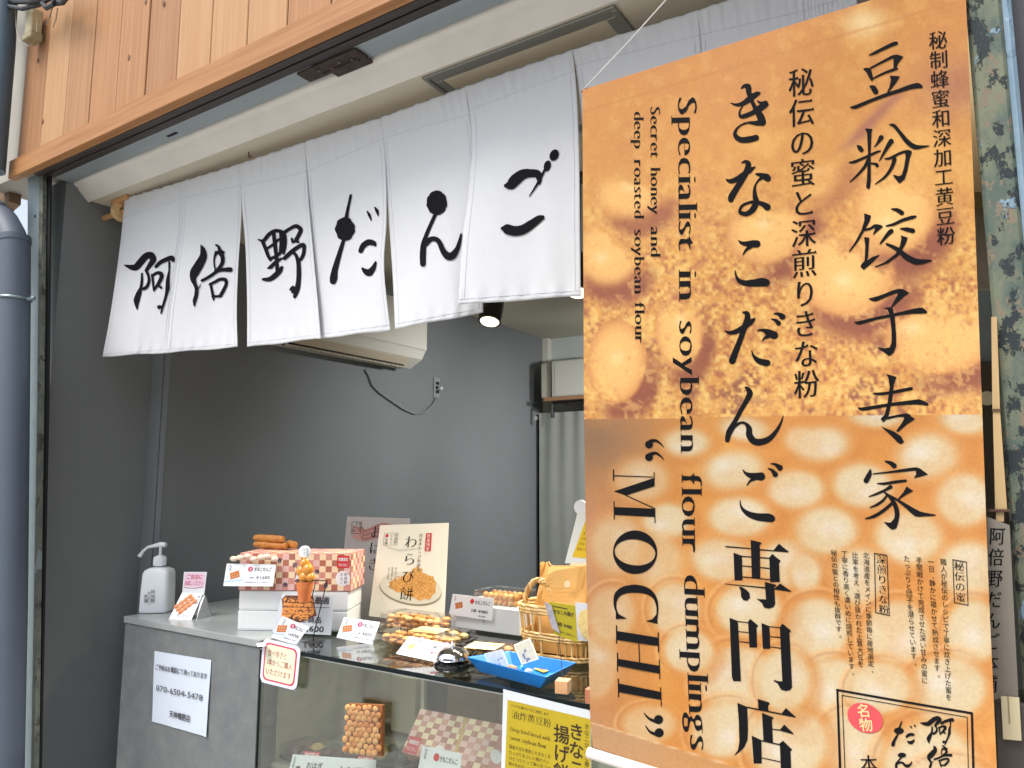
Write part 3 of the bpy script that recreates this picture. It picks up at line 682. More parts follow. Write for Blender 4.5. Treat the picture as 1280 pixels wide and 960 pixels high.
NP = [
 (([(156,248),(151,300),(143,360),(136,405),(128,446)]), [(224,228),(228,272),(221,330),(213,390),(208,441)]),
 (([(224,228),(228,272),(221,330),(213,390),(208,441)]), [(299,205),(302,262),(298,330),(296,385),(297,434)]),
 (([(299,205),(303,262),(307,310),(309,375),(309,434)]), [(381,177),(386,253),(391,310),(396,365),(401,423)]),
 (([(381,177),(386,253),(391,310),(396,365),(401,423)]), [(476,147),(482,203),(483,275),(480,335),(488,413)]),
 (([(476,147),(480,203),(486,275),(491,345),(494,411)]), [(582,108),(592,180),(598,250),(602,320),(604,391)]),
 (([(582,108),(590,170),(586,235),(578,305),(573,381)]), [(716,62),(721,120),(724,200),(725,290),(726,370)]),
 (([(716,62),(723,110),(732,200),(740,290),(746,368)]), [(872,13),(878,80),(886,170),(890,260),(893,345)]),
 (([(872,13),(878,80),(888,170),(894,260),(899,345)]), [(1000,-30),(1010,60),(1016,150),(1020,240),(1026,325)]),
 (([(1000,-30),(1010,60),(1016,150),(1020,240),(1026,325)]), [(1068,-52),(1074,40),(1082,140),(1090,230),(1098,318)]),
]
def sm_poly(pts, t):
    n = len(pts)-1; s = min(max(t, 0), 1)*n; i = min(int(s), n-1); f = s-i
    P = [np.array(pts[min(max(j, 0), n)], float) for j in (i-1, i, i+1, i+2)]
    q = 0.5*((2*P[1])+(-P[0]+P[2])*f+(2*P[0]-5*P[1]+4*P[2]-P[3])*f*f+(-P[0]+3*P[1]-3*P[2]+P[3])*f**3); return q
def nor_px(k, u, v):
    A = sm_poly(NP[k][0], v); B = sm_poly(NP[k][1], v); return A*(1-u)+B*u
nx, ny = 70, 60
for k in range(9):
    P = np.zeros((ny, nx, 3))
    for j in range(ny):
        for i in range(nx):
            u, v = i/(nx-1), j/(ny-1); q = nor_px(k, u, v)
            q = q+np.array([0, 0.6*math.sin(u*9+k*2)*v*v])+np.array([0, (0.5*math.sin(u*31+k)+0.35*math.sin(u*67+2*k))*(1-v)**6])
            P[j, i] = PY(q[0], q[1], panel_y(k, u, v))
    o = grid_obj('cloth_panel', P, M_nor, nor, thick=0.0012)
# stitch lines: pocket seam, hem and side hems as narrow raised threads
M_st = mat('stitch_thread', (198,200,212), 0.8)
for k in range(9):
    s_ = MB()
    lines = [[(u/24, 0.135) for u in range(25)], [(u/24, 0.965) for u in range(25)], [(0.045, 0.16+0.8*t/20) for t in range(21)], [(0.955, 0.16+0.8*t/20) for t in range(21)]]
    for ln in lines[:4]:
        pts = []
        for (u, v) in ln:
            q = nor_px(k, u, v); pts.append(PY(q[0], q[1], panel_y(k, u, v)-0.0009))
        s_.tube(pts, 0.0006, n=4, cap=False)
    s_.build('stitching', M_st, nor)
# small stay tapes over each seam
# characters
def fm_nor(k):
    def f(x, y, l):
        # invert the panel's (u, v) by rows
        L, Rr = NP[k]
        v = 0.5
        for _ in range(6):
            A = sm_poly(L, v); B = sm_poly(Rr, v); u = (x-A[0])/(B[0]-A[0]); yy = A[1]*(1-u)+B[1]*u
            A2 = sm_poly(L, min(v+0.02, 1)); B2 = sm_poly(Rr, min(v+0.02, 1)); y2 = A2[1]*(1-u)+B2[1]*u
            v = min(max(v+(y-yy)/max((y2-yy)/0.02, 1e-3), 0.01), 0.99) if v < 0.97 else v
        return tuple(PY(x, y, panel_y(k, min(max(u, 0), 1), v)-0.0024-l))
    return f
G_A = [[(50,300,5),(130,325,30),(190,325,40),(250,260,42),(310,195,40),(370,185,42),(395,240,38),(350,310,26),(315,365,20)],
 [(315,370,18),(340,430,16),(345,500,18),(320,560,20),(285,585,20)],
 [(262,405,12),(262,480,16),(250,570,18),(225,640,32),(200,720,38),(200,790,20),(205,830,8)],
 [(430,320,18),(480,270,24),(550,235,26),(620,215,30),(635,245,20)],
 [(590,265,12),(588,370,10),(572,480,22),(570,570,26),(550,670,16),(520,770,14),(490,880,8)],
 [(470,805,26),(505,800,14)], [(385,420,16),(395,510,14),(405,610,10)],
 [(390,425,14),(440,395,18),(490,405,26),(495,450,24),(460,520,20),(410,595,12)], [(460,545,12),(490,570,16)]]
G_BAI = [[(225,70,8),(250,130,34),(255,220,50),(200,330,60),(140,430,62),(120,510,40),(140,580,26),(165,650,24),(160,740,26),(140,810,26),(137,880,8)],
 [(180,650,8),(205,625,8),(220,590,4)], [(425,65,12),(460,90,18),(480,140,24),(525,165,18)],
 [(430,170,26),(405,230,12),(400,310,10),(415,385,12)], [(470,160,30),(510,220,28),(510,300,26),(470,370,24),(420,410,20)],
 [(240,540,20),(300,510,20),(380,460,22),(450,410,24),(540,395,26),(615,395,34)],
 [(345,590,18),(410,560,20),(480,525,22),(550,530,24),(560,590,22),(520,680,24),(480,745,22)],
 [(355,600,18),(370,670,18),(385,740,20),(395,800,10)], [(380,755,16),(440,750,16),(490,750,18)]]
G_NO = [[(65,255,6),(100,268,14),(130,265,20),(180,205,22),(240,165,20),(300,165,20),(340,200,30),(350,280,30),(350,350,22),(345,410,12)],
 [(115,280,20),(145,350,20),(175,430,20),(200,480,16)], [(235,195,20),(245,270,22),(255,360,22),(265,440,20),(270,520,20),(275,600,20)],
 [(170,350,14),(230,310,16),(290,255,14)], [(200,465,18),(260,440,18),(310,400,18),(330,380,12)], [(320,190,26),(320,290,22),(310,380,18)],
 [(170,570,8),(205,555,22),(250,510,20),(300,475,16),(330,462,10)], [(120,690,14),(190,690,26),(250,650,30),(300,600,28),(325,560,16)],
 [(350,180,20),(410,140,18),(480,110,22),(530,150,24),(505,215,22),(480,265,22),(510,285,10)], [(435,250,14),(445,285,14),(475,270,14)],
 [(355,460,22),(420,400,24),(490,345,22),(560,315,22),(565,390,20),(545,450,20),(515,490,14)],
 [(440,390,16),(480,430,18),(505,510,24),(510,620,26),(505,720,26),(490,800,30),(465,880,18)], [(425,800,18),(450,780,22),(440,835,12)]]
G_DA = [[(283,68,12),(270,130,12),(255,200,14),(243,270,18)], ('P', [(230+90*math.cos(a/14*math.pi)+6*math.sin(a*1.7), 378+110*math.sin(a/14*math.pi)) for a in range(28)]),
 [(215,490,16),(190,570,20),(160,670,24),(135,760,28),(125,830,36),(120,860,30)],
 [(375,580,22),(400,530,26),(450,500,28),(495,510,24),(508,525,14)], [(390,742,10),(420,770,26),(455,780,34),(490,740,24),(513,685,10)],
 [(435,215,6),(455,250,14),(472,298,5)], [(505,178,6),(525,210,16),(537,255,5)]]
G_N = [('P', [(270+112*math.cos(a/14*math.pi)+5*math.sin(a*2.3), 205+135*math.sin(a/14*math.pi)) for a in range(28)]),
 [(250,340,20),(200,450,20),(150,570,22),(125,670,32),(118,780,34),(118,870,32)],
 [(150,650,30),(200,605,28),(255,600,26),(300,640,28),(340,730,32),(390,785,42),(440,780,42),(490,710,26),(520,620,18),(535,545,10)]]
G_GO = [[(95,400,20),(140,390,50),(190,340,55),(260,290,48),(340,280,38),(400,290,38),(415,340,26),(415,380,12)],
 [(320,500,5),(360,440,8),(400,375,12),(440,300,12),(465,250,10)],
 ('P', [(492+34*math.cos(a/10*math.pi)-8*math.sin(a/10*math.pi), 210+52*math.sin(a/10*math.pi)) for a in range(20)]),
 ('P', [(558+44*math.cos(a/10*math.pi)-10*math.sin(a/10*math.pi), 106+55*math.sin(a/10*math.pi)) for a in range(20)]),
 [(65,810,20),(100,815,48),(180,835,48),(260,820,46),(340,770,42),(410,720,34),(445,705,22)]]
for k, (ox, oy, sc_, G) in enumerate([(150,300,9.6,G_A), (230,300,10.667,G_BAI), (315,270,8.727,G_NO), (400,235,7.385,G_DA), (515,230,8.727,G_N), (620,180,7.68,G_GO)]):
    Ink(fm_nor(k)).trace(ox, oy, sc_, G).build(INK, nor, 'brush_character')
# rod and bracket
M_rod = mat('light_timber', (206,160,110), 0.6, rgb2=(190,142,94), scale=12, stretch=(0.3,3,3))
a = PY(118, 262, YN); b = PY(200, 239, YN)
rodz = PY(156, 252, YN)[2]-0.014
rod = tag(MB().tube([(PY(121, 262, YN)[0], YN+0.022, rodz-0.004), (-0.1, YN+0.022, rodz-0.055)], 0.0105, n=14).build('curtain_pole', M_rod, None, smooth=True), 'round timber pole carrying the white split curtain', 'pole')
bk = thing('pole_bracket', 'pale timber ring bracket holding the left end of the curtain pole', 'bracket', (PY(145, 250, YN)[0], YN, ZC))
cx = PY(145, 254, YN); rg = MB(); n = 24; V = []
for s_ in (-0.011, 0.011):
    for r in (0.034, 0.0135):
        for i in range(n):
            t = 2*math.pi*i/n; V.append((cx[0]+s_, YN+0.022+r*math.cos(t), rodz-0.004+r*math.sin(t)))
F = []
for i in range(n):
    j = (i+1) % n; F += [(i, j, n+j, n+i), (2*n+i, 3*n+i, 3*n+j, 2*n+j), (i, 2*n+i, 2*n+j, j), (n+i, n+j, 3*n+j, 3*n+i)]
rg.add(V, F); rg.build('ring', mat('birch', (222,190,140), 0.6, var=0.06, scale=12), bk)
MB().box((cx[0]+0.004, YN+0.022, (ZC+rodz+0.028)/2), (0.022, 0.03, ZC-rodz-0.03), bev=0.001).build('neck', M_rod, bk)
MB().box((cx[0]+0.03, YN+0.022, ZC-0.009), (0.10, 0.06, 0.016), bev=0.001).build('mounting_plate', M_rod, bk)

# ================================================================== BANNER
def banY(x, y):
    sx = min(max((x-728)/500, 0), 1.1); sy = min(max((y-350)/600, 0), 1.2)
    return 1.12-0.075*sx*sy*sy-0.02*sy-0.006*math.sin(sx*5+0.6)*math.sin(y/160)-0.002*math.sin(sx*13+y/90)
def fm_ban(x, y, l): return tuple(PY(x, y, banY(x, y)-0.0008-l))
BL_ = [(728,113),(729,310),(730,524),(733,715),(738,903),(741,934)]
BR_ = [(1206,-36),(1217,230),(1228,520),(1236,740),(1246,960),(1250,1096)]
ban = thing('orange_banner', 'tall orange printed banner about soybean flour dumplings hanging in front of the shop', 'banner', (-0.3, 1.12, 1.5))
nx, ny = 300, 560
u = np.linspace(0, 1, nx)[None, :]; vv = np.linspace(0, 1, ny)
PXg = np.zeros((ny, nx)); PYg = np.zeros((ny, nx))
kk = np.array([0, .25, .5, .74, .965, 1.0])
for j in range(ny):
    v = vv[j]
    lx = np.interp(v, kk, [p[0] for p in BL_]); ly = np.interp(v, kk, [p[1] for p in BL_]); rx = np.interp(v, kk, [p[0] for p in BR_]); ry = np.interp(v, kk, [p[1] for p in BR_])
    PXg[j] = lx+(rx-lx)*u; PYg[j] = ly+(ry-ly)*u
# printed picture
rs = np.random.RandomState(3)
def vnoise(x, y, s, seed):
    r = np.random.RandomState(seed); T = r.rand(256, 256); X = x/s+1000; Y = y/s+1000; xi = np.floor(X).astype(int); yi = np.floor(Y).astype(int); fx = X-xi; fy = Y-yi
    fx = fx*fx*(3-2*fx); fy = fy*fy*(3-2*fy); g_ = lambda a, b: T[a % 256, b % 256]
    return (g_(xi, yi)*(1-fx)+g_(xi+1, yi)*fx)*(1-fy)+(g_(xi, yi+1)*(1-fx)+g_(xi+1, yi+1)*fx)*fy
def fb(x, y, s, seed, o=4): return sum(vnoise(x, y, s/2**i, seed+i)*0.5**i for i in range(o))/sum(0.5**i for i in range(o))
def mixc(A, c, m): return A*(1-m[..., None])+np.array(c, float)*m[..., None]
def sstep(a, b, x): t = np.clip((x-a)/(b-a), 0, 1); return t*t*(3-2*t)
X, Y = PXg, PYg
# upper photograph: dumplings lying in toasted flour (printed 0-255 colours)
A = np.zeros(X.shape+(3,))+np.array([232,164,86])
far = 1-sstep(40, 300, Y+0.25*(X-728)*0.4)
A = mixc(A, (206,132,62), far*0.75)
foc = sstep(170, 380, Y)
n1 = fb(X, Y, 60, 1); A = mixc(A, (216,146,84), sstep(.5, .75, n1)*0.3); A = mixc(A, (246,186,100), sstep(.45, .2, n1)*0.6)
n2 = fb(X, Y, 14, 11, 3); A = mixc(A, (196,124,74), sstep(.56, .74, n2)*(0.15+0.45*foc)); A = mixc(A, (250,200,116), sstep(.46, .28, n2)*(0.2+0.5*foc))
n3 = fb(X, Y, 4.6, 21, 2); A = mixc(A, (176,102,76), sstep(.55, .8, n3)*0.75*foc); A = mixc(A, (255,214,132), sstep(.45, .2, n3)*0.75*foc)
dk = fb(X, Y, 26, 31, 3); A = mixc(A, (150,90,72), sstep(.6, .72, dk)*sstep(.4, .6, n3)*0.75*sstep(330, 480, Y))
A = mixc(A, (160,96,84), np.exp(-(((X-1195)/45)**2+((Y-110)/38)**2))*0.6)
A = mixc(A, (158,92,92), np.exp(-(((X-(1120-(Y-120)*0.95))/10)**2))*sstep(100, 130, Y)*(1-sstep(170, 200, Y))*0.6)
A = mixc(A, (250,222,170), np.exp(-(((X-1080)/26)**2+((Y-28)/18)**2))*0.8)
def balls(A, L, body, edge, hi, sh, hw=0.22, hs=0.8, pw=3, ss=0.6, dust=None, rim=False):
    for (cx, cy, rx, ry, rot, soft, hx, hy, op) in L:
        c, s = math.cos(rot), math.sin(rot); dx, dy = X-cx, Y-cy; a = (dx*c+dy*s)/rx; b = (-dx*s+dy*c)/ry; r = np.hypot(a, b)
        a2 = ((dx-0.25*rx)*c+(dy-0.3*ry)*s)/(rx*1.1); b2 = (-(dx-0.25*rx)*s+(dy-0.3*ry)*c)/(ry*1.1)
        A = mixc(A, sh, (1-sstep(0.8, 1.25, np.hypot(a2, b2)))*ss*op*(1 if dust is None else sstep(-0.1, 0.5, a2*0.55+b2*0.75)))
        m = (1-sstep(1-soft, 1+soft*0.3, r))*op
        if rim and cy > 735:
            tl = sstep(-0.2, 0.8, -(dx/rx)*0.8-(dy/ry)*0.6)+0.25*sstep(.2, .9, dx/rx); A = mixc(A, (186,112,60), np.exp(-((r-1.1)/0.045)**2)*0.45*tl); A = mixc(A, (246,190,130), np.exp(-((r-1.2)/0.05)**2)*0.6*tl)
        if dust is not None and cx != 771: m = m*(1-0.75*(1-sstep(-0.5, -0.25, b*0.9-a*0.15+(dust-0.5)*0.6)))
        if rim: A = mixc(A, (236,176,112), (1-sstep(.95, 1.3, r))*0.25)
        f = np.clip(r, 0, 1)[..., None]
        colr = np.array(body)*(1-f**pw)+np.array(edge)*f**pw; A = A*(1-m[..., None])+colr*m[..., None]
        h = np.exp(-(((dx-hx*rx)/(hw*rx))**2+((dy-hy*ry)/(hw*.85*ry))**2)); A = mixc(A, hi, h*hs*op)
    return A
A = A*0.95
U = balls(A, [(785,245,44,34,.2,.5,0,-.3,.8), (760,318,44,44,.6,.35,-.2,.1,.95), (1120,262,54,60,.2,.22,-.2,.3,1), (958,288,54,44,-.35,.14,-.1,-.2,1), (1055,338,68,60,.25,.12,.0,.2,1),
    (849,415,32,48,0,.2,0,-.3,.95), (771,452,38,54,.05,.1,0,-.08,1.0), (1178,418,76,52,-.1,.12,-.5,-.15,1.0), (1020,222,40,30,-.5,.5,0,-.3,.4)],
    (246,190,116), (204,130,76), (255,240,200), (146,80,60), 0.2, 0.4, 5, 0.9, dust=fb(X, Y, 12, 71, 4))
# dusting over the balls
U = mixc(U, (252,204,120), sstep(.5, .7, fb(X, Y, 18, 41, 4))*sstep(.4, .6, n3)*0.5*foc); U = mixc(U, (190,112,84), sstep(.62, .85, n3)*0.3*foc*sstep(.5, .6, n2))
# lower photograph: pale blurred dumplings on orange
A = np.zeros(X.shape+(3,))+np.array([222,146,66]); A = mixc(A, (236,166,84), sstep(.4, .7, fb(X, Y, 90, 51)))
A = mixc(A, (196,136,92), 1-sstep(730, 900, X+0.15*(Y-520))); A = mixc(A, (150,112,80), np.exp(-(((X-735)/70)**2+((Y-545)/60)**2))*0.95); A = mixc(A, (206,150,110), (1-sstep(735, 800, X))*0.7*sstep(600, 700, Y))
LB = [(858,553,32,20),(931,536,34,17),(917,588,42,27),(802,600,36,28),(1001,550,22,18),(1027,555,38,24),(1097,520,38,16),(1205,525,34,20),(1160,570,42,32),(995,612,38,26),(1078,607,40,30),(1205,625,38,36),
 (924,646,42,27),(903,700,44,28),(832,652,32,24),(820,702,36,36),(990,705,44,32),(844,762,32,34),(1033,663,42,32),(1136,672,46,36),(1006,716,20,26),(1075,720,34,38),(1212,712,42,38),(1020,788,42,42),(1122,792,42,42),(1216,790,36,42),
 (935,762,42,34),(921,850,50,44),(861,814,32,28),(907,912,44,36),(812,905,34,24),(746,830,28,44),(1183,862,52,42),(1043,860,44,38),(1064,930,42,42),(1160,960,60,60),(770,680,34,40),(765,768,30,34),(1100,860,40,34),(985,930,50,50),(1190,1000,60,50),(1090,1040,50,50),(980,850,34,40)]
L2 = [(a, b, c_, d_, 0.15*math.sin(i*2.1), .5 if b < 600 else (.36 if b < 740 else .24), -.25*math.sin(i), .25*math.cos(i*1.3), (.95 if a > 830 else .55)) for i, (a, b, c_, d_) in enumerate(LB)]
L2 = [(a, b, c_*1.06, d_*1.06, r_, s_, x_, y_, o_) for (a, b, c_, d_, r_, s_, x_, y_, o_) in L2]
D = balls(A, L2, (230,208,172), (224,180,126), (240,230,224), (208,130,60), 0.36, 0.6, 6, 0.5, rim=True)
sp = Y-(524-(X-728)*0.014); D = mixc(D, (196,140,92), (1-sstep(0, 26, sp))*0.15)
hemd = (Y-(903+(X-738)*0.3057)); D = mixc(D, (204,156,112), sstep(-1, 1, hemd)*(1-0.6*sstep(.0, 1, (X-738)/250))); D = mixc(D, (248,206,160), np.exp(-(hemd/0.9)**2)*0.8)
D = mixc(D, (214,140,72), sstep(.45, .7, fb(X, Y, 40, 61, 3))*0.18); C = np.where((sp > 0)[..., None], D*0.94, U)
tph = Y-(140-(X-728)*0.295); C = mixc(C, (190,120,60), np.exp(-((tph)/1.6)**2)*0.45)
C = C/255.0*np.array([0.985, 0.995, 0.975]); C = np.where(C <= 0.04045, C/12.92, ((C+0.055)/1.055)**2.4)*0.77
P = np.zeros((ny, nx, 3))
for j in range(ny):
    for i in range(nx): P[j, i] = PY(PXg[j, i], PYg[j, i], banY(PXg[j, i], PYg[j, i]))
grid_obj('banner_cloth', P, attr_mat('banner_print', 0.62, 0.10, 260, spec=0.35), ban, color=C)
# lettering
def GP(*p): return ('P', list(p))
BT = [
 (895,95,9.6,[[(180,325,5),(250,345,18),(330,325,28),(420,260,38),(490,215,28),(520,205,16)],[(300,150,5),(340,120,22),(385,130,36),(395,200,32),(430,300,22),(480,400,28),(530,480,45),(555,550,45)],
  [(495,295,6),(540,325,18),(600,330,36),(520,390,40),(440,440,28),(340,480,28),(290,480,18),(285,420,10),(320,360,6)],[(555,555,44),(480,565,28),(380,560,12),(290,595,10),(235,655,16),(235,720,28),(300,765,34),(400,760,38),(480,740,36)]]),
 (895,190,9.6,[[(120,325,5),(170,350,26),(250,325,32),(330,270,32),(400,220,34),(450,190,14),(470,175,5)],[(305,130,5),(350,115,20),(385,140,34),(375,210,36),(320,320,34),(250,430,36),(190,530,40),(178,570,34)],
  [(470,262,5),(530,275,25),(600,300,44),(620,315,40)],[(570,300,25),(520,330,14),(480,380,10),(462,450,18),(470,540,30),(480,600,38),(440,690,36),(370,740,28),(300,730,24),(285,695,16),(320,640,16),(400,605,16),(480,600,20),(560,625,30),(615,660,42)]]),
 (895,285,9.6,[[(270,150,5),(310,180,20),(370,190,32),(440,190,44),(490,190,44)],[(420,220,25),(360,265,16),(320,325,4)],[(232,510,4),(240,570,12),(275,630,24),(350,660,34),(450,660,44),(550,650,52),(600,655,46)]]),
 (895,380,9.6,[[(105,322,5),(170,345,22),(250,325,30),(330,280,32),(410,220,34),(460,180,14)],[(320,100,6),(370,115,32),(375,180,36),(340,280,34),(290,430,32),(235,570,36),(195,680,42)],[(495,315,5),(570,315,20),(640,350,46),(700,375,46)],
  [(620,390,24),(580,410,14),(550,445,3)],[(428,555,4),(450,620,16),(510,680,34),(590,705,40),(615,705,38)],[(660,178,4),(710,195,18),(750,230,30)],[(690,115,4),(750,120,20),(795,150,38)]]),
 (895,475,9.6,[[(345,85,5),(380,105,24),(405,160,38),(370,240,30),(300,360,26),(230,490,26),(160,620,36),(135,720,28)],[(170,640,20),(220,560,20),(290,515,14),(350,520,16),(395,580,34),(400,660,40),(450,730,40),(530,745,40),(630,710,34),(710,630,24),(770,530,14),(808,425,3)]]),
 (895,570,9.6,[[(322,165,4),(360,210,18),(440,240,38),(540,245,50)],[(460,270,25),(410,300,14),(370,355,4)],[(290,530,3),(295,590,10),(330,650,20),(400,700,34),(500,730,44),(620,740,52),(665,750,44)],[(620,148,4),(670,170,18),(710,220,34)],[(655,92,4),(710,100,16),(765,140,36)]]),
 (895,665,9.6,[GP((100,170),(130,168),(415,192),(415,204),(130,184)),GP((415,95),(540,125),(545,140),(525,150),(530,555),(430,548)),GP((525,205),(690,218),(755,140),(870,235),(865,245),(525,220)),GP((210,248),(310,285),(318,580),(222,580)),
  GP((310,285),(640,308),(672,262),(775,345),(765,365),(755,370),(765,600),(648,600),(640,322),(310,298)),GP((316,400),(640,430),(640,443),(316,412)),GP((318,532),(645,565),(645,577),(318,544)),GP((105,618),(590,662),(590,678),(105,626)),
  GP((585,598),(718,632),(720,650),(698,660),(710,860),(690,900),(630,920),(575,905),(550,850),(485,800),(530,805),(600,808)),GP((700,680),(770,618),(905,712),(895,718),(700,690)),GP((272,655),(310,660),(360,690),(400,730),(408,790),(370,825),(325,815),(300,775),(298,710))]),
 (895,765,9.6,[GP((163,70),(262,108),(298,830),(208,830),(190,780)),GP((262,108),(380,122),(410,82),(502,160),(500,178),(485,182),(492,425),(402,425),(385,132),(262,120)),GP((270,230),(390,240),(390,250),(270,240)),GP((272,348),(395,362),(395,374),(272,358)),
  GP((545,132),(640,170),(650,440),(562,440)),GP((640,170),(765,182),(795,138),(895,220),(898,238),(880,245),(912,900),(890,935),(835,948),(780,930),(740,860),(690,825),(700,815),(745,830),(795,832),(765,192),(640,180)),GP((645,288),(770,300),(770,312),(645,298)),GP((650,412),(775,428),(775,440),(650,422))]),
 (900,860,9.6,[GP((208,178),(300,215),(325,228),(335,480),(330,620),(290,710),(230,770),(165,815),(215,745),(232,650),(225,400)),GP((320,222),(740,305),(790,240),(912,350),(905,355),(740,322),(320,238)),GP((453,130),(590,175),(595,195),(575,205),(580,275),(460,255)),
  GP((503,298),(640,352),(640,368),(622,375),(635,660),(522,640)),GP((622,488),(720,498),(770,438),(885,548),(878,555),(720,512),(622,498)),GP((380,572),(495,625),(500,905),(405,905)),GP((485,622),(710,670),(755,632),(862,735),(860,748),(845,755),(855,1030),(732,1030),(718,688),(485,636)),GP((500,832),(725,880),(725,892),(500,842))]),
 (1055,40,8.727,[[(275,252,6),(340,225,16),(440,175,18),(540,130,22),(570,122,20)],[(215,402,6),(265,420,30),(290,480,22),(305,525,10)],[(290,392,10),(400,335,12),(520,275,16),(580,270,24),(640,272,6)],GP((540,280),(640,275),(585,350),(575,400),(540,410)),
  [(310,510,8),(420,455,12),(540,410,16),(590,400,5)],[(285,590,8),(320,610,30),(345,650,30)],GP((500,475),(610,482),(570,550),(500,640),(475,665),(470,650),(495,600),(512,520)),[(70,820,6),(130,815,20),(300,745,18),(460,685,20),(600,640,20),(720,600,26),(800,585,30),(840,595,18)]]),
 (1055,145,8.727,[[(145,320,6),(170,345,26),(190,370,24)],[(330,338,4),(370,290,14),(405,235,28)],[(55,505,6),(110,500,16),(220,455,14),(340,400,14),(395,380,8)],GP((230,135),(310,140),(300,180),(290,400),(292,700),(285,780),(265,800),(240,775),(250,700),(262,400),(252,190)),
  [(265,480,22),(220,560,16),(140,650,12),(65,718,5)],[(290,515,8),(350,525,16),(360,540,20)],[(500,95,8),(545,105,18),(610,180,20),(690,280,26),(770,335,28),(850,335,16),(930,325,4)],[(385,490,4),(430,410,14),(490,310,24),(515,275,28)],
  [(445,465,6),(500,460,14),(600,410,14),(680,385,14),(720,395,20)],GP((665,380),(740,395),(715,470),(690,600),(660,690),(605,735),(585,715),(535,650),(545,640),(600,658),(630,640),(655,560),(672,450)),[(550,470,24),(520,560,18),(450,660,14),(340,742,5)]]),
 (1055,250,8.727,[GP((220,145),(295,170),(280,230),(235,310),(150,460),(60,570),(52,560),(120,460),(190,330),(222,220)),[(230,325,12),(290,310,14),(340,280,16),(400,290,18),(415,290,8)],GP((330,290),(425,290),(320,382),(315,375),(335,320)),
  GP((218,405),(275,410),(272,450),(262,620),(250,660),(310,620),(390,595),(385,605),(290,700),(215,762),(180,730),(185,705),(225,660),(232,500)),[(518,98,6),(580,110,22),(630,140,26)],[(460,282,8),(540,265,16),(640,220,18),(740,190,20),(780,180,12)],
  [(610,312,4),(680,320,24),(750,335,26)],[(395,475,8),(440,420,16),(490,360,24),(515,340,26)],[(465,480,12),(530,510,20),(600,550,24),(680,620,32),(780,670,34),(870,670,24),(955,658,5)],GP((620,385),(695,410),(670,480),(600,600),(480,690),(340,735),(335,725),(440,680),(560,590),(610,500),(625,430))]),
 (1060,350,8.727,[[(235,205,8),(300,208,26),(400,170,20),(500,130,20),(580,115,20)],GP((550,105),(600,100),(670,140),(600,190),(480,298),(468,295),(520,200),(540,160)),GP((385,305),(440,295),(485,300),(510,400),(525,600),(525,720),(500,790),(450,830),(410,800),(315,735),(400,745),(455,735),(475,680),(475,560),(455,380),(430,320)),
  [(75,462,6),(130,465,20),(280,425,16),(450,390,16),(600,360,18),(720,340,28),(800,335,34),(850,350,14)]]),
 (1060,455,8.727,[[(275,320,6),(350,325,16),(470,310,16),(600,285,18),(690,268,18)],[(110,478,6),(170,490,20),(350,460,18),(520,435,18),(680,420,24),(780,415,30),(865,440,14)],GP((418,108),(530,140),(500,220),(480,400),(450,530),(435,590),(385,635),(355,600),(400,550),(430,430),(455,250),(440,150)),
  [(430,590,14),(520,570,12),(600,560,16),(660,570,24)],GP((600,545),(640,535),(730,600),(640,660),(545,742),(525,730),(590,640),(612,595)),GP((362,682),(500,735),(580,790),(612,850),(580,872),(545,860),(480,790))]),
 (1065,565,8.727,[[(360,100,6),(420,120,22),(460,150,28)],[(200,190,6),(190,240,26),(155,310,30)],[(230,238,6),(400,220,10),(560,200,16),(680,185,18),(720,190,18)],GP((680,175),(740,178),(830,245),(740,270),(675,285),(700,240),(695,210)),[(275,342,5),(350,345,14),(460,328,16),(585,312,14)],
  [(185,485,5),(260,460,12),(360,415,14),(420,380,22)],[(195,605,5),(270,575,14),(340,525,14),(385,465,10)],[(145,728,5),(240,700,18),(340,640,18),(440,555,16)],[(345,430,8),(410,490,16),(460,560,24),(490,650,26),(485,730,26),(450,800,44)],GP((345,762),(400,770),(460,765),(440,850),(400,820)),
  [(390,465,12),(490,520,12),(600,595,22),(700,665,36),(770,680,24),(910,688,5)],GP((595,375),(668,425),(600,460),(500,525),(492,518),(560,440))]),
]
for ox, oy, sc_, G in BT: Ink(fm_ban).trace(ox, oy, sc_, G).build(INK, ban, 'large_character')
mo = Ink(fm_ban)
mo.trace(755, 540, 7.385, [('E',415,115,36),[(430,85,18),(480,80,12),(530,115,6),(552,143,2)],('E',415,232,36),[(430,205,18),(480,195,12),(530,230,6),(552,258,2)],
 GP((82,345),(92,345),(92,450),(82,450)),GP((90,398),(450,412),(450,420),(90,408)),GP((458,370),(466,370),(466,500),(458,500)),GP((458,425),(466,500),(205,585),(90,548)),GP((140,560),(150,556),(460,698),(455,706)),
 GP((92,692),(470,708),(470,785),(92,765)),GP((88,640),(96,640),(98,808),(90,808)),GP((462,700),(472,700),(474,840),(466,840))])
def ringtilt(cx, cy, a, b, cx2, cy2, a2, b2, rot):
    n = 40; V = []
    for (x, y, p, q) in ((cx, cy, a, b), (cx2, cy2, a2, b2)):
        for k in range(n):
            t = 2*math.pi*k/n; X_, Y_ = p*math.cos(t), q*math.sin(t); V.append((x+X_*math.cos(rot)-Y_*math.sin(rot), y+X_*math.sin(rot)+Y_*math.cos(rot)))
    return np.array(V), [(k, (k+1) % n, n+(k+1) % n, n+k) for k in range(n)]
V, F = ringtilt(720+315/4.267, 600+385/4.267, 27.6, 27.2, 720+314/4.267, 600+386/4.267, 25.6, 16.2, 0.12); mo.raw(V, F)
mo.trace(720, 600, 4.267, [[(228,730,4),(212,690,5),(208,650,8),(222,610,16),(262,586,20),(320,580,22),(378,592,18),(418,625,10),(434,680,5),(430,740,4)],GP((212,700),(212,742),(272,740),(232,718)),GP((372,752),(435,768),(432,712),(408,742))])
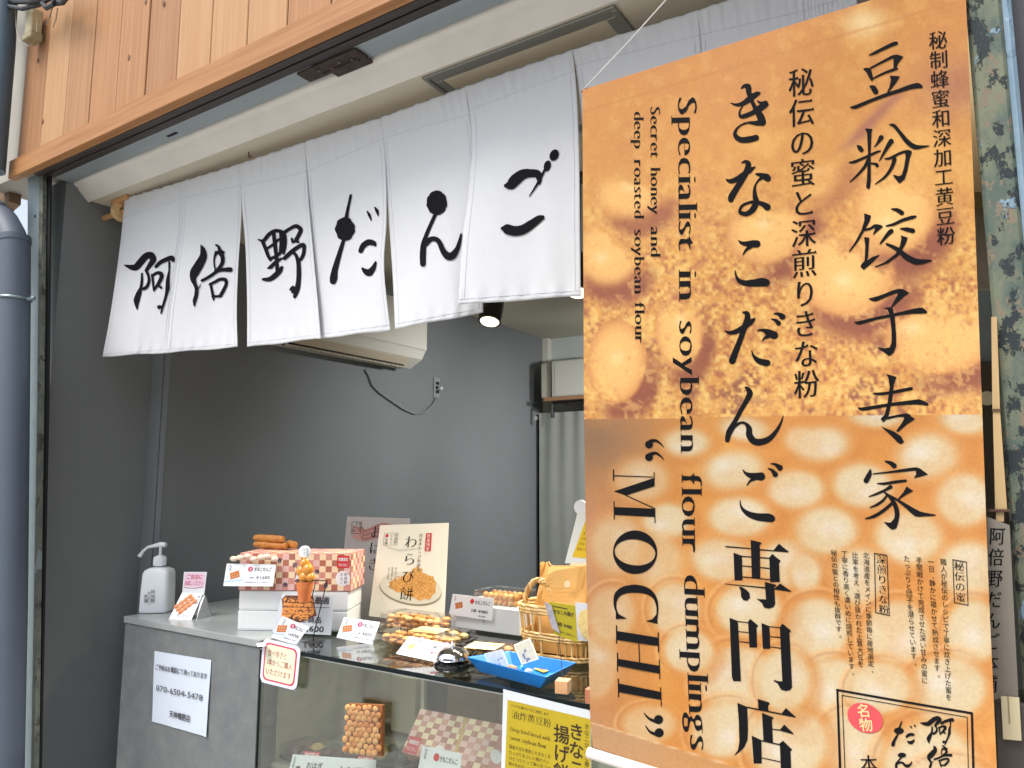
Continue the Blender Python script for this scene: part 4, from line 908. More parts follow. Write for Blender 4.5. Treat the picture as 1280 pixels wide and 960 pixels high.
mo.trace(720, 760, 4.267, [GP((213,92),(219,92),(219,190),(213,190)),GP((216,122),(440,158),(440,203),(216,170)),GP((435,130),(441,130),(443,235),(437,235)),GP((332,183),(337,183),(341,290),(336,290)),GP((218,238),(224,238),(224,338),(218,338)),
 GP((220,270),(445,308),(445,350),(220,308)),GP((441,275),(446,275),(449,380),(444,380)),GP((222,376),(228,376),(230,475),(224,475)),GP((226,402),(452,448),(452,490),(226,448)),GP((448,422),(453,422),(457,525),(452,525)),
 ('E',440,595,24),[(428,605,10),(390,590,6),(362,560,2)],('E',443,665,24),[(430,675,10),(395,660,6),(370,628,2)]])
mo.build(INK, ban, 'mochi_lettering')
def word(ink, s, p0, p1, xh):
    """serif word whose base line runs p0 -> p1; xh = vector to the x-height"""
    parts, adv = layout_h(s, 'serif'); adv -= 0.06
    p0 = np.array(p0, float); ax = (np.array(p1, float)-p0)/adv; ay = np.array(xh, float)/0.56
    ink.block(parts, np.array([ax, ay]).T, p0)
def word1(s, p0, p1, xh):
    e = Ink(fm_ban); word(e, s, p0, p1, xh); e.build(INK, ban, 'printed_word')
word1('Specialist', (846.5,121), (847.5,312), (20.5,-.5)); word1('in', (847.5,337), (848,373), (20.5,-.3)); word1('soybean', (848,400), (850,563), (21,0))
word1('flour', (851,592), (852,690), (22,.3)); word1('dumplings', (853.5,717), (862,936), (22.5,1.5))
word1('Secret', (812.5,133), (812.8,197), (10.5,0)); word1('honey', (812.8,209), (813,267), (10.5,0)); word1('and', (813,283), (813,320), (10.5,0))
word1('deep', (792,139), (792,185), (10.5,0)); word1('roasted', (792,199), (792.5,272), (10.5,0)); word1('soybean', (792.5,286), (792.5,366), (10.5,0)); word1('flour', (793,378), (793.5,429), (10.5,0))
def vcol(ink, s, p0, p1, size, style='mincho', skew=0.0):
    parts, L = layout_v(s, style, 1.0); p0 = np.array(p0, float); d = (np.array(p1, float)-p0)/L
    ink.block(parts, [[size, -d[0]], [size*skew, -d[1]]], p0)
jp = Ink(fm_ban)
vcol(jp, '秘伝の蜜と深煎りきな粉', (1001,84), (1008.5,499), 33, 'brush', -0.12); jp.build(INK, ban, 'vertical_lettering')
jp = Ink(fm_ban); vcol(jp, '秘制蜂蜜和深加工黄豆粉', (1172,38), (1183,307), 24, 'brush', -0.12); jp.build(INK, ban, 'vertical_lettering')
jp = Ink(fm_ban)
for s, p0, p1 in [('職人が秘伝のレシピで丁寧に炊き上げた蜜を', (1179,698), (1186,876)), ('一日、静かに寝かせて熟成させます。', (1163.5,698), (1172,848)), ('手間暇かけて完成させた深い甘みの蜜に', (1148.5,696), (1156,855)), ('たっぷりと団子を潜らせています。', (1133,694), (1143,833)),
                  ('北海道産をメインに季節毎に産地選定、', (1082.5,690), (1089,842)), ('比率を考え、選び抜かれた上質大豆を', (1068.5,690), (1076,834)), ('丁寧に香り高く濃いめに焙煎しています。', (1055,688), (1065,845)), ('秘伝の蜜との相性も抜群です。', (1042,687), (1049,798))]:
    jp = Ink(fm_ban); vcol(jp, s, p0, p1, 8.2, 'sans', 0.1); jp.build(INK, ban, 'small_print')
jp = Ink(fm_ban)
vcol(jp, '秘伝の蜜', (1198.5,701), (1201,753), 13, 'mincho', 0.1); jp.build(INK, ban, 'heading'); jp = Ink(fm_ban); vcol(jp, '深煎りきな粉', (1101,693), (1105,768), 13, 'mincho', 0.1); jp.build(INK, ban, 'heading'); jp = Ink(fm_ban)
def frame(ink, q, w):
    c = np.mean(q, axis=0)
    for i in range(4):
        a, b = np.array(q[i], float), np.array(q[(i+1) % 4], float); d = (b-a)/np.hypot(*(b-a)); n_ = np.array([-d[1], d[0]])
        if n_ @ (c-a) < 0: n_ = -n_
        ink.raw(np.array([a-d*0, b, b+n_*w, a+n_*w]), [(0, 1, 2, 3)])
frame(jp, [(1190.5,699),(1208.5,702),(1210.5,757),(1192.5,753.5)], 1.0); jp.build(INK, ban, 'heading_frame'); jp = Ink(fm_ban); frame(jp, [(1092.5,691),(1109,693.5),(1112,770),(1094,766)], 1.0)
jp.build(INK, ban, 'heading_frame')
fr = Ink(fm_ban)
fr.stroke([(1046,862.3,1.3),(1130,877.2,1.4),(1214.8,891.5,1.4)], 12); fr.stroke([(1214.8,891.5,1.4),(1217.5,990,1.5),(1220.5,1085,1.5)], 12); fr.stroke([(1046.6,862.3,1.3),(1050,960,1.5),(1054,1080,1.6)], 12)
fr.stroke([(1052.4,869,.45),(1140,884.4,.45),(1208.8,896.4,.45)], 12); fr.stroke([(1208.8,896.4,.5),(1211,990,.5),(1213.3,1085,.5)], 12); fr.stroke([(1052.4,869,.5),(1056,960,.5),(1059.5,1080,.5)], 12)
fr.trace(0, 0, 1, G_A, fit=(50,140,640,880, 1130+195/9.6,860+345/9.6,1130+590/9.6,860+680/9.6))
fr.trace(0, 0, 1, G_BAI, fit=(75,55,630,880, 1130+275/9.6,860+690/9.6,1130+570/9.6,860+970/9.6))
fr.trace(0, 0, 1, G_NO, fit=(60,90,580,880, 1160,965,1194,1000))
fr.trace(0, 0, 1, G_DA, fit=(90,60,550,880, 1040+710/9.6,860+400/9.6,1040+1010/9.6,860+690/9.6))
fr.trace(0, 0, 1, G_N, fit=(85,70,540,900, 1040+755/9.6,860+775/9.6,1040+960/9.6,960))
vcol(fr, '本店', (1085,943), (1089,990), 22, 'brush')
fr.build(INK, ban, 'boxed_lettering')
se = Ink(lambda x, y, l: fm_ban(x, y, l+0.0001)); se.ell(1040+398/9.6, 860+360/9.6, 23.5, 17.5, 0.5); se.build(mat('seal_red', (200,66,72), 0.6), ban, 'red_seal')
sl = Ink(lambda x, y, l: fm_ban(x, y, l+0.0005)); vcol(sl, '名物', (1078,879.5), (1084,915), 17, 'bold'); sl.build(mat('seal_cream', (238,186,130), 0.6), ban, 'seal_lettering')
# pole in the bottom hem, top rod and string
M_wp = mat('white_plastic', (228,222,216), 0.35)
a = PY(736, 941, 1.098); b = PY(1250, 1102, 1.01)
tag(MB().tube([a, b], 0.0085, n=14).build('weight_pole', M_wp, None, smooth=True), 'white weight pole across the foot of the orange banner', 'pole')
MB().tube([PY(727, 114.5, 1.124), PY(1208, -34, 1.124)], 0.003, n=8).build('top_rod', mat('rod_brown', (150,90,40), 0.6), ban, smooth=True)
tag(MB().tube([PY(731, 110, 1.12), PY(783, 55, 1.12), PY(836, -4, 1.12), PY(870, -46, 1.12)], 0.0011, n=5).build('hanging_string', mat('white_string', (222,218,214), 0.8), None, smooth=True), 'thin white string holding up the orange banner corner', 'string')
# ================================================================== COUNTER AND GLASS CASE
ZT = 0.996; YC = 1.45
M_cnt = mat('grey_stone_laminate', (102,106,109), 0.5, rgb2=(124,127,127), scale=16, detail=9, bump=0.06, bscale=60)
M_top = mat('grey_counter_top', (150,156,156), 0.28, var=0.05, scale=14, coat=0.2)
XC0 = PY(157, 770, YC)[0]; XC1 = PY(326, 806, YC)[0]; YC1 = 2.05
cn = thing('grey_counter', 'grey stone look counter with a notice taped to its front', 'counter', ((XC0+XC1)/2, 1.7, 0))
MB().box(((XC0+XC1)/2, (YC+YC1)/2, (ZT-0.0215)/2), (XC1-XC0, YC1-YC, ZT-0.0215), bev=0.002).build('body', M_cnt, cn)
MB().box(((XC0+XC1)/2-0.001, (YC+YC1)/2-0.001, ZT-0.0105), (XC1-XC0+0.004, YC1-YC+0.008, 0.021), bev=0.002).build('worktop', M_top, cn)
# glass display case
XG1 = 0.35; YG = 1.43; ZG = ZT-0.006
cs = thing('glass_display_case', 'glass fronted display case with a thick dark edged glass top', 'display case', (-0.9, 1.7, 0))
M_gl = glass('case_glass', (243,246,243), 0.06); M_gt = glass('top_glass', (232,238,234), 0.12); M_ge = mat('glass_edge_dark', (10,22,24), 0.25, spec=0.2)
M_gtop = mat('mirror_dark_top', (60,66,64), 0.03, spec=0.9, coat=1.0)
MB().box(((XC1+XG1)/2+0.004, (YG+YC1)/2, ZG-0.004), (XG1-XC1-0.010, YC1-YG-0.004, 0.008)).build('glass_top', M_gt, cs)
MB().box(((XC1+XG1)/2+0.004, YG-0.0015, ZG-0.004), (XG1-XC1-0.010, 0.003, 0.011), bev=0.0008).build('polished_edge', M_ge, cs)
MB().box(((XC1+XG1)/2+0.004, YG+0.006, ZG-0.012), (XG1-XC1-0.03, 0.005, 0.004)).build('edge_strip', mat('pale_steel_strip', (190,196,194), 0.3, metal=0.7), cs)
MB().box(((XC1+XG1)/2+0.004, YG+0.014, 0.72), (XG1-XC1-0.012, 0.005, 0.515)).build('front_pane', M_gl, cs)
MB().box((XC1+0.007, (YG+YC1)/2+0.012, 0.72), (0.005, YC1-YG-0.05, 0.515)).build('side_pane', M_gl, cs)
MB().box((XC1+0.0125, YG+0.012, 0.72), (0.004, 0.008, 0.516)).build('corner_seal', mat('seal_green_black', (30,44,42), 0.3), cs)
MB().box(((XC1+XG1)/2, (YG+YC1)/2+0.01, 0.23), (XG1-XC1-0.008, YC1-YG-0.02, 0.46)).build('base_cabinet', M_cnt, cs)
ZS = 0.655
MB().box(((XC1+XG1)/2, (YG+YC1)/2+0.02, ZS-0.006), (XG1-XC1-0.03, YC1-YG-0.08, 0.008)).build('glass_shelf', mat('pale_shelf', (130,132,124), 0.25, coat=0.3), cs)
MB().box(((XC1+XG1)/2, YC1-0.02, 0.72), (XG1-XC1-0.02, 0.006, 0.5)).build('back_door', mat('case_back_olive', (120,116,98), 0.3, var=0.15, scale=3, coat=0.4), cs)
MB().box((XC1+0.016, (YG+YC1)/2+0.03, 0.72), (0.003, YC1-YG-0.09, 0.50)).build('added_side_panel', mat('lightening_olive', (150,146,124), 0.35, var=0.12, scale=5, coat=0.3), cs)  # added panel whose olive tone lightens the dark inner side of the case
a = PY(530, 860, 1.72); MB().box((a[0], 1.72, 0.85), (0.012, 0.012, 0.27)).build('mullion', mat('cream_mullion', (204,202,180), 0.4), cs)
# ------------------------------------------------------------------ flat printed things
def nrm(yaw, tilt=0.0): return np.array([math.sin(yaw)*math.cos(tilt), -math.cos(yaw)*math.cos(tilt), math.sin(tilt)])
def hit(px, py, P0, n): d = ray(px, py); return Cv+d*(((P0-Cv) @ n)/(d @ n))
class Card:
    """a thin printed card lying in one plane; (x, y) run from its upper left corner, y down, height = 1"""
    def __init__(s, corners, P0, yaw, tilt=0.0):
        n = nrm(yaw, tilt); s.n = n; s.c = [hit(x, y, P0, n) for x, y in corners]     # TL TR BR BL
        s.h = (np.linalg.norm(s.c[3]-s.c[0])+np.linalg.norm(s.c[2]-s.c[1]))/2; s.w = (np.linalg.norm(s.c[1]-s.c[0])+np.linalg.norm(s.c[2]-s.c[3]))/2
        s.a = s.w/s.h; s.base = (s.c[2]+s.c[3])/2
    def f(s, x, y, l=0):
        u = x/s.a; v = y; p = s.c[0]*(1-u)*(1-v)+s.c[1]*u*(1-v)+s.c[2]*u*v+s.c[3]*(1-u)*v; return tuple(p+s.n*(0.0004+l))
    def board(s, name, m, parent, th=0.0012): return MB().slab(s.c, -s.n*th).build(name, m, parent)
    def ink(s, lift=0.0): return Ink(lambda x, y, l: s.f(x, y, l+lift))
    def patch(s, pts, m, parent, name='print', lift=0.0):
        k = s.ink(lift); k.poly(pts); return k.build(m, parent, name)
def rect(x0, y0, x1, y1): return [(x0, y0), (x1, y0), (x1, y1), (x0, y1)]
def htext(ink, s, x, y, size, style='sans', w=None, center=False):
    """left end x, base line y"""
    parts, adv = layout_h(s, style); sx = size if w is None else w/max(adv, 0.1)
    if center: x -= adv*sx/2
    return ink.block(parts, [[sx, 0], [0, -size]], (x, y))
def vtext(ink, s, x, y, size, style='mincho', pitch=1.05):
    parts, _ = layout_v(s, style, pitch); return ink.block(parts, [[size, 0], [0, -size]], (x, y))
def PT(px, py, z=ZT): return PZ(px, py, z)
M_card = mat('white_card', (236,240,244), 0.45); M_cream = mat('cream_card', (240,236,216), 0.45)
M_red = mat('print_red', (206,38,44), 0.5); M_mag = mat('print_magenta', (196,30,90), 0.5); M_ltb = mat('print_light_blue', (176,206,228), 0.5)
M_or = mat('print_orange_brown', (200,110,50), 0.5, rgb2=(226,150,80), scale=120); M_dor = mat('print_brown', (146,76,36), 0.5, rgb2=(178,100,50), scale=160); M_txt = mat('print_dark', (44,36,40), 0.5); M_faint = mat('print_grey', (150,160,176), 0.5); M_navy = mat('print_navy', (50,56,90), 0.5)
def blob(k, cx, cy, rx, ry, rot=0, n=18, jag=0.12, seed=0):
    r = random.Random(seed+int(cx*91)+int(cy*57)); P = []
    for i in range(n):
        t = 2*math.pi*i/n; q = 1+r.uniform(-jag, jag); x, y = rx*q*math.cos(t), ry*q*math.sin(t); P.append((cx+x*math.cos(rot)-y*math.sin(rot), cy+x*math.sin(rot)+y*math.cos(rot)))
    return k.poly(P)
def sticks(card, par, cx, cy, s, m1=M_or, m2=M_dor, rot=-0.3, k3=3):
    a = card.ink(0.0001); b = card.ink(0.0002)
    for i in range(k3):
        dx, dy = -math.sin(rot)*s*0.34*(i-(k3-1)/2), math.cos(rot)*s*0.34*(i-(k3-1)/2)
        for j in range(4):
            o = (j-1.5)*s*0.36; blob(a, cx+dx+o*math.cos(rot), cy+dy+o*math.sin(rot), s*0.22, s*0.2, rot, seed=i*7+j)
            blob(b, cx+dx+o*math.cos(rot)+s*0.02, cy+dy+o*math.sin(rot)+s*0.08, s*0.16, s*0.07, rot, seed=i+j*3)
    a.build(m1, par, 'food_picture'); b.build(m2, par, 'food_picture')
def price_card(corners, base, yaw, tilt, label, price, count, group=None, crumb=M_or):
    P0 = PT(*base) if len(base) == 2 else np.array(base)
    c = Card(corners, P0, yaw, tilt); t = thing('price_card', label, 'price card', tuple(c.base))
    c.board('card', M_card, t)
    p = c.ink(0.0); blob(p, c.a*0.2, 0.62, c.a*0.2, 0.24, 0, jag=0.02); p.build(mat('print_plate', (222,228,236), 0.4), t, 'plate_picture')
    sticks(c, t, c.a*0.20, 0.5, 0.30)
    c.patch([(0, 0.78), (c.a*0.38, 0.70), (c.a*0.4, 0.74), (0, 0.83)], M_ltb, t, lift=0.0001)
    r = c.ink(0.0001); r.ell(c.a*0.5, 0.23, 0.115, 0.115); r.build(M_mag, t, 'red_mark')
    w = c.ink(0.0003); w.stroke([(c.a*0.5-0.03, 0.17, 0.012), (c.a*0.5+0.03, 0.21, 0.016), (c.a*0.5-0.02, 0.25, 0.012), (c.a*0.5+0.04, 0.29, 0.014)]); w.build(M_card, t, 'mark_stroke')
    k = c.ink(0.0001); htext(k, 'きなこだんご', c.a*0.57, 0.31, 0.19, 'bold', w=c.a*0.36)
    htext(k, count, c.a*0.5, 0.66, 0.12, 'sans'); htext(k, price, c.a*0.64, 0.67, 0.20, 'sans', w=c.a*0.28); k.build(M_txt, t, 'lettering')
    k = c.ink(0.0001); htext(k, '※賞味期限は当日です。冷蔵不可。', c.a*0.42, 0.85, 0.07, 'sans', w=c.a*0.5); vtext(k, '阿倍野', 0.22, 0.06, 0.09, 'sans'); vtext(k, 'だんご', 0.12, 0.06, 0.09, 'sans'); k.build(M_navy, t, 'small_print')
    return c, t
# ------------------------------------------------------------------ notice on the counter front
P0 = np.array([0, YC-0.0012, 0.8]); c = Card([(193.5,813.5),(264.5,825),(259.5,921),(190.5,901.5)], P0, 0.0)
t = thing('phone_notice', 'pale blue white paper notice with a phone number taped to the grey counter', 'notice', tuple(c.base))
P = np.zeros((14, 14, 3))
for j in range(14):
    for i in range(14):
        u, v = i/13, j/13; q = np.array(c.f(u*c.a, v)); q[1] -= 0.0006+0.0016*(math.sin(u*9+v*4)**2)*(v*0.6+0.2)+0.004*max(0, u-0.9)*10*v; P[j, i] = q
grid_obj('paper', P, mat('notice_paper', (206,216,230), 0.55, bump=0.2, bscale=25), t)
k = c.ink(0.0042)
htext(k, 'ご予約はお電話にて承っております', c.a*0.04, 0.25, 0.085, 'bold', w=c.a*0.92); k.build(M_txt, t, 'lettering'); k = c.ink(0.0042); htext(k, '070-6504-5478', c.a*0.07, 0.55, 0.115, 'sans', w=c.a*0.84); k.build(M_txt, t, 'phone_number'); k = c.ink(0.0042); htext(k, '天神橋筋店', c.a*0.33, 0.86, 0.10, 'bold', w=c.a*0.38); k.build(M_txt, t, 'lettering')
# ------------------------------------------------------------------ sanitiser bottle
c0 = PT(197, 769); km = mpp(c0)
bt = thing('sanitiser_bottle', 'white hand sanitiser pump bottle standing at the left end of the counter', 'bottle', tuple(c0))
M_wh = mat('white_hdpe', (232,238,242), 0.35, spec=0.4); cy = c0[1]+0.04; cx = PY(197, 750, cy)[0]; yb = 0.62
hB = 56*km; wB = 36*km; dB = 33*km
prof = [(0.86, 0.0), (0.97, 0.012), (1.0, 0.05), (0.98, 0.5), (0.93, 0.86), (0.84, 0.93), (0.6, 0.98), (0.3, 1.0)]
def rsq(c, w, d, z, yaw, n=32, e=0.35):
    out = []
    for i in range(n):
        a = 2*math.pi*i/n; ca, sa = math.cos(a), math.sin(a); x = w/2*math.copysign(abs(ca)**e, ca); y = d/2*math.copysign(abs(sa)**e, sa)
        out.append((c[0]+x*math.cos(yaw)-y*math.sin(yaw), c[1]+x*math.sin(yaw)+y*math.cos(yaw), z))
    return out
m = MB(); V = []
for s_, z in prof: V += rsq((cx, cy), wB*s_, dB*(s_ if s_ > .7 else s_*1.3), ZT+0.001+z*hB, yb, e=0.35 if s_ > .8 else 0.7)
n = 32; F = [tuple(range(n))[::-1], tuple((len(prof)-1)*n+i for i in range(n))]
for r in range(len(prof)-1):
    for i in range(n): F.append((r*n+i, r*n+(i+1) % n, (r+1)*n+(i+1) % n, (r+1)*n+i))
m.add(V, F); m.build('body', M_wh, bt, smooth=True)
z0 = ZT+hB
m = MB(); m.lathe((cx, cy, z0), [(0.011, 0), (0.011, 2*km), (7.6*km, 2*km), (7.6*km, 12*km), (7*km, 13.5*km), (4*km, 13.5*km), (4*km, 15*km)], n=24)
for i in range(24):
    a = 2*math.pi*i/24; m.box((cx+7.7*km*math.cos(a), cy+7.7*km*math.sin(a), z0+7*km), (0.0014, 0.0014, 9*km), yaw=a)
m.build('collar', M_wh, bt, smooth=True)
m = MB().lathe((cx, cy, z0+15*km), [(2*km, 0), (1.8*km, 12*km)], n=12); m.build('pump_stem', mat('clear_stem', (214,214,220), 0.2), bt, smooth=True)
zt = z0+28*km; m = MB(); dx, dy = -math.cos(0.45), -math.sin(0.45)
m.tube([(cx-dx*7*km, cy-dy*7*km, zt), (cx, cy, zt+0.5*km), (cx+dx*8*km, cy+dy*8*km, zt-1*km), (cx+dx*18*km, cy+dy*18*km, zt-3*km), (cx+dx*24*km, cy+dy*24*km, zt-8*km), (cx+dx*29*km, cy+dy*29*km, zt-15*km)], [3.0*km, 3.4*km, 2.4*km, 1.7*km, 1.8*km, 2.6*km], n=12)
m.build('nozzle', M_wh, bt, smooth=True)
c = Card([(181,737),(193,737),(193,755),(181,755)], np.array([cx, cy, 0])+nrm(yb)*(dB/2+0.0012), yb)
k = c.ink(0.0); vtext(k, '阿倍野', c.a*0.85, 0.0, 0.3, 'sans'); vtext(k, 'だんご', c.a*0.5, 0.1, 0.3, 'sans'); vtext(k, '本舗', c.a*0.12, 0.3, 0.3, 'sans'); k.build(M_txt, bt, 'lettering')
# ------------------------------------------------------------------ small leaning card beside the bottle
tc = thing('leaning_card', 'small leaning card with pink writing and a dumpling picture, beside the white bottle', 'card', tuple(PT(226, 774)))
c = Card([(227.5,741),(253.5,742),(239,775),(211,774)], PT(225, 774.5), 0.55, math.radians(32)); c.board('lower_card', M_card, tc)
sticks(c, tc, c.a*0.42, 0.42, 0.46, rot=-0.9, k3=3); k = c.ink(0.0002); htext(k, 'きなこだんご', c.a*0.25, 0.9, 0.12, w=c.a*0.6); vtext(k, '阿倍野だんご', c.a*0.9, 0.08, 0.11); k.build(M_txt, tc, 'lettering')
P1 = np.array(c.c[0])*0.5+np.array(c.c[1])*0.5
c2 = Card([(230,715),(258.5,715),(255,744),(227.5,744)], P1+np.array([0, 0.003, 0]), 0.45); c2.board('upper_card', M_card, tc)
c2.patch(rect(0.04, 0.04, c2.a*0.96, 0.62), mat('print_pink_wash', (236,206,222), 0.5), tc); k = c2.ink(0.0002); htext(k, 'ご自由に', c2.a*0.14, 0.30, 0.24, 'bold', w=c2.a*0.72); htext(k, 'お試しください', c2.a*0.08, 0.56, 0.22, 'bold', w=c2.a*0.84); k.stroke([(0.05, 0.66, 0.012), (c2.a*0.5, 0.70, 0.014), (c2.a*0.93, 0.64, 0.012)]); k.build(M_mag, tc, 'lettering')
MB().slab([PT(238, 776)+np.array([0.001, 0.02, 0]), PT(254, 771)+np.array([0.002, 0.03, 0]), np.array(c2.c[2])+np.array([0, 0.004, 0]), np.array(c2.c[2])+np.array([-0.01, -0.002, 0.0])], (0.002, 0.001, 0)).build('side_support', mat('acrylic_grey', (158,164,168), 0.3), tc)
# ------------------------------------------------------------------ boxes
def boxat(px0, px1, py, h, d, yaw=0.0, z=ZT, lift=0.0):
    """footprint from the lower front corners seen at px0, px1 (left at height py): returns centre, width"""
    a = PZ(px0, py, z); k = np.array([math.cos(yaw), math.sin(yaw), 0])
    # right corner: intersect sight line of px1 with vertical plane along k
    n = np.array([-k[1], k[0], 0]); d1 = ray(px1, py); b = Cv+d1*(((a-Cv) @ n)/(d1 @ n)); w = float((b-a) @ k)
    c = a+k*w/2+np.array([-math.sin(yaw), math.cos(yaw), 0])*d/2; return c, w
cA = PT(297, 788); yawB = 0.0
yawB = 0.5; wb_c, wb_w = boxat(297, 433, 788, 0, 0.15, yawB)
hb = 24*mpp(cA)
for i, lb in enumerate(('lower of the two stacked white boxes under the chequered gift box', 'upper of the two stacked white boxes directly under the chequered gift box')):
    b = thing('white_box', lb, 'box', (wb_c[0], wb_c[1]+0.09, ZT+i*(hb+0.001)), 'white boxes stacked under the chequered gift box')
    MB().box((wb_c[0]+(0.002 if i else 0), wb_c[1], ZT+0.0005+i*(hb+0.001)+hb/2), (wb_w, 0.148, hb), yaw=yawB, bev=0.0015).build('tray', mat('white_carton', (222,226,228), 0.5), b)
    MB().box((wb_c[0]+(0.002 if i else 0), wb_c[1], ZT+0.0005+i*(hb+0.001)+hb*0.53), (wb_w+0.002, 0.150, hb*0.92), yaw=yawB, bev=0.0015).build('lid', mat('white_carton_lid', (228,230,230), 0.45), b)
ZU = ZT+2*(hb+0.001)
CHK = [mat('check_pink', (226,184,176), 0.4), mat('check_cream', (238,214,178), 0.4), mat('check_brown', (176,110,90), 0.4), mat('check_rose', (206,144,130), 0.4)]
M_lav = mat('paper_rose', (196,128,116), 0.45)
def checks(o, c3, ux, uy, nrm_, w, h, n1, n2, par, seed=0, lift=0.0003, faded=False):
    """chequered wrapping print on one face: c3 lower left corner, ux, uy unit vectors"""
    r = random.Random(seed); m = MB(); V = [c3+ux*(w*i/n1)+uy*(h*j/n2)+nrm_*lift for j in range(n2+1) for i in range(n1+1)]; m.v = [tuple(map(float, p)) for p in V]
    for j in range(n2):
        for i in range(n1):
            q = (2 if r.random() < 0.55 else 3) if (i+j) % 2 else (0 if r.random() < 0.5 else 1); a = j*(n1+1)+i; m.f.append((a, a+1, a+n1+2, a+n1+1)); m.m.append(q)
    m.build('check_print', CHK, par, recalc=False)
def gift_box(name, label, c, w, d, h, z, yaw, par_n=(20, 6), seed=0, tilt=None):
    t = thing(name, label, 'gift box', (c[0], c[1], z))
    ux = np.array([math.cos(yaw), math.sin(yaw), 0]); uy = np.array([-math.sin(yaw), math.cos(yaw), 0]); uz = np.array([0, 0, 1.0])
    MB().box((c[0], c[1], z+h/2), (w, d, h), yaw=yaw, bev=0.001).build('carton', M_lav, t)
    lo = np.array([c[0], c[1], z])-ux*w/2-uy*d/2
    checks(None, lo+uz*0.002+ux*0.002, ux, uz, -uy, w-0.004, h-0.004, par_n[0], par_n[1], t, seed)
    checks(None, lo+uz*h+ux*0.002+uy*0.002, ux, uy, uz, w-0.004, d-0.004, par_n[0], max(3, int(par_n[1]*d/h)), t, seed+5)
    checks(None, lo+ux*w+uz*0.002+uy*0.002, uy, uz, ux, d-0.004, h-0.004, max(4, int(par_n[0]*d/w)), par_n[1], t, seed+9)
    return t, lo, ux, uz, uy
ca = PZ(299, 742, ZU); gw_ = wb_w+0.012
gb, lo, ux, uz, uy = gift_box('chequered_gift_box', 'pink and brown chequered gift box lying on two white boxes', (wb_c[0]+0.003, wb_c[1]+0.002), gw_, 0.155, 47*mpp(ca), ZU+0.0005, yawB, (18, 6), 3)
gh = 47*mpp(ca)
def on_face(x, y, l): return tuple(lo+ux*x*gw_+uz*(1-y)*gh-uy*(0.0008+l))
asp = gw_/gh
k = Ink(on_face); k.poly(rect(0.875, 0.05, 0.985, 0.38)); k.build(M_red, gb, 'red_sticker')
k = Ink(lambda x, y, l: on_face(x/asp, y, l+0.0003)); htext(k, '数量限定', 0.888*asp, 0.19, 0.1, 'bold', w=0.085*asp); htext(k, 'きなこだんご', 0.888*asp, 0.33, 0.09, 'bold', w=0.085*asp); k.build(M_card, gb, 'sticker_lettering')
k = Ink(lambda x, y, l: on_face(x/asp, y, l))
for x in (0.22, 0.575, 0.93): k = Ink(lambda x, y, l: on_face(x/asp, y, l)); k.ell(x*asp, 0.66, 0.2, 0.2); k.build(mat('seal_white', (236,230,232), 0.45), gb, 'white_seal')
k = Ink(lambda x, y, l: on_face(x/asp, y, l+0.0003))
for x in (0.22, 0.575, 0.93): vtext(k, '阿倍野', x*asp+0.08, 0.5, 0.1, 'sans'); vtext(k, 'だんご', x*asp-0.03, 0.5, 0.1, 'sans')
for x, y, s in ((0.3, 0.95, '祝'), (0.42, 0.95, '寿'), (0.5, 0.42, '祝'), (0.78, 0.95, '春'), (0.7, 0.6, '寿'), (0.36, 0.3, '春')): vtext(k, s, x*asp, y-0.18, 0.14, 'bold')
k.build(M_navy, gb, 'pattern_character')
# fried sticks on the gift box
M_fr = mat('fried_dough', (156,96,40), 0.55, rgb2=(196,134,60), scale=60, bump=0.5, bscale=150)
z1 = ZU+gh+0.0015
for i, (px, ln, lab, dz, yw) in enumerate([(338, 47, 'long fried dough stick, lower, on top of the chequered gift box', 0, 0.1), (336, 46, 'long fried dough stick, upper, lying on another on the gift box', 1, 0.02), (364, 22, 'short fried dough stick at the right behind the long ones', 0.15, -0.3)]):
    b = PZ(px, 690, z1); b = np.array([b[0], wb_c[1]-0.02+(0.03 if i == 2 else 0), 0]); kk_ = mpp(PY(px, 690, b[1])); b[0] = PY(px, 684, b[1])[0]
    r_ = 4.6*kk_; L2_ = ln*kk_/2*1.12; z = z1+r_+dz*r_*1.75; m = MB(); pts = []; rr = []
    for j in range(9):
        q = -1+j/4; yw += 0; pts.append((b[0]+q*L2_*math.cos(yw), b[1]+q*L2_*math.sin(yw), z)); rr.append(r_*(1-0.25*abs(q)**4)*(1+0.07*math.sin(j*2.7+i)))
    m.tube(pts, rr, n=12); tag(m.build('fried_stick', M_fr, None, smooth=True), lab, 'fried snack', 'fried sticks on the gift box')
# clear bag with small yellow wrapped sweets beside the price card
PC0 = lo+ux*0.02-uy*0.03
price_card([(283.5,704.5),(345,705.5),(341,733),(279,732.5)], PC0, 0.5, 0.12, 'price card reading 1,600 yen leaning on the left end of the chequered gift box', '¥1,600', '10本')
pb = lo+ux*0.05-uy*0.02+uz*gh*0.86; sw = thing('wrapped_sweets', 'clear bag of cream and pink wrapped sweets behind the 1,600 yen card', 'sweets', tuple(pb))
m = MB()
for i in range(7): q_ = pb+ux*(-0.06+0.021*i)-uy*0.003*(i % 2)+uz*(0.004*(i % 3)); m.ball(tuple(q_), 0.012, n=8, sc=(1.3, 0.8, 0.7))
m.build('sweet', mat('sweet_cream', (232,212,170), 0.5, rgb2=(236,200,196), scale=60), sw, smooth=True)
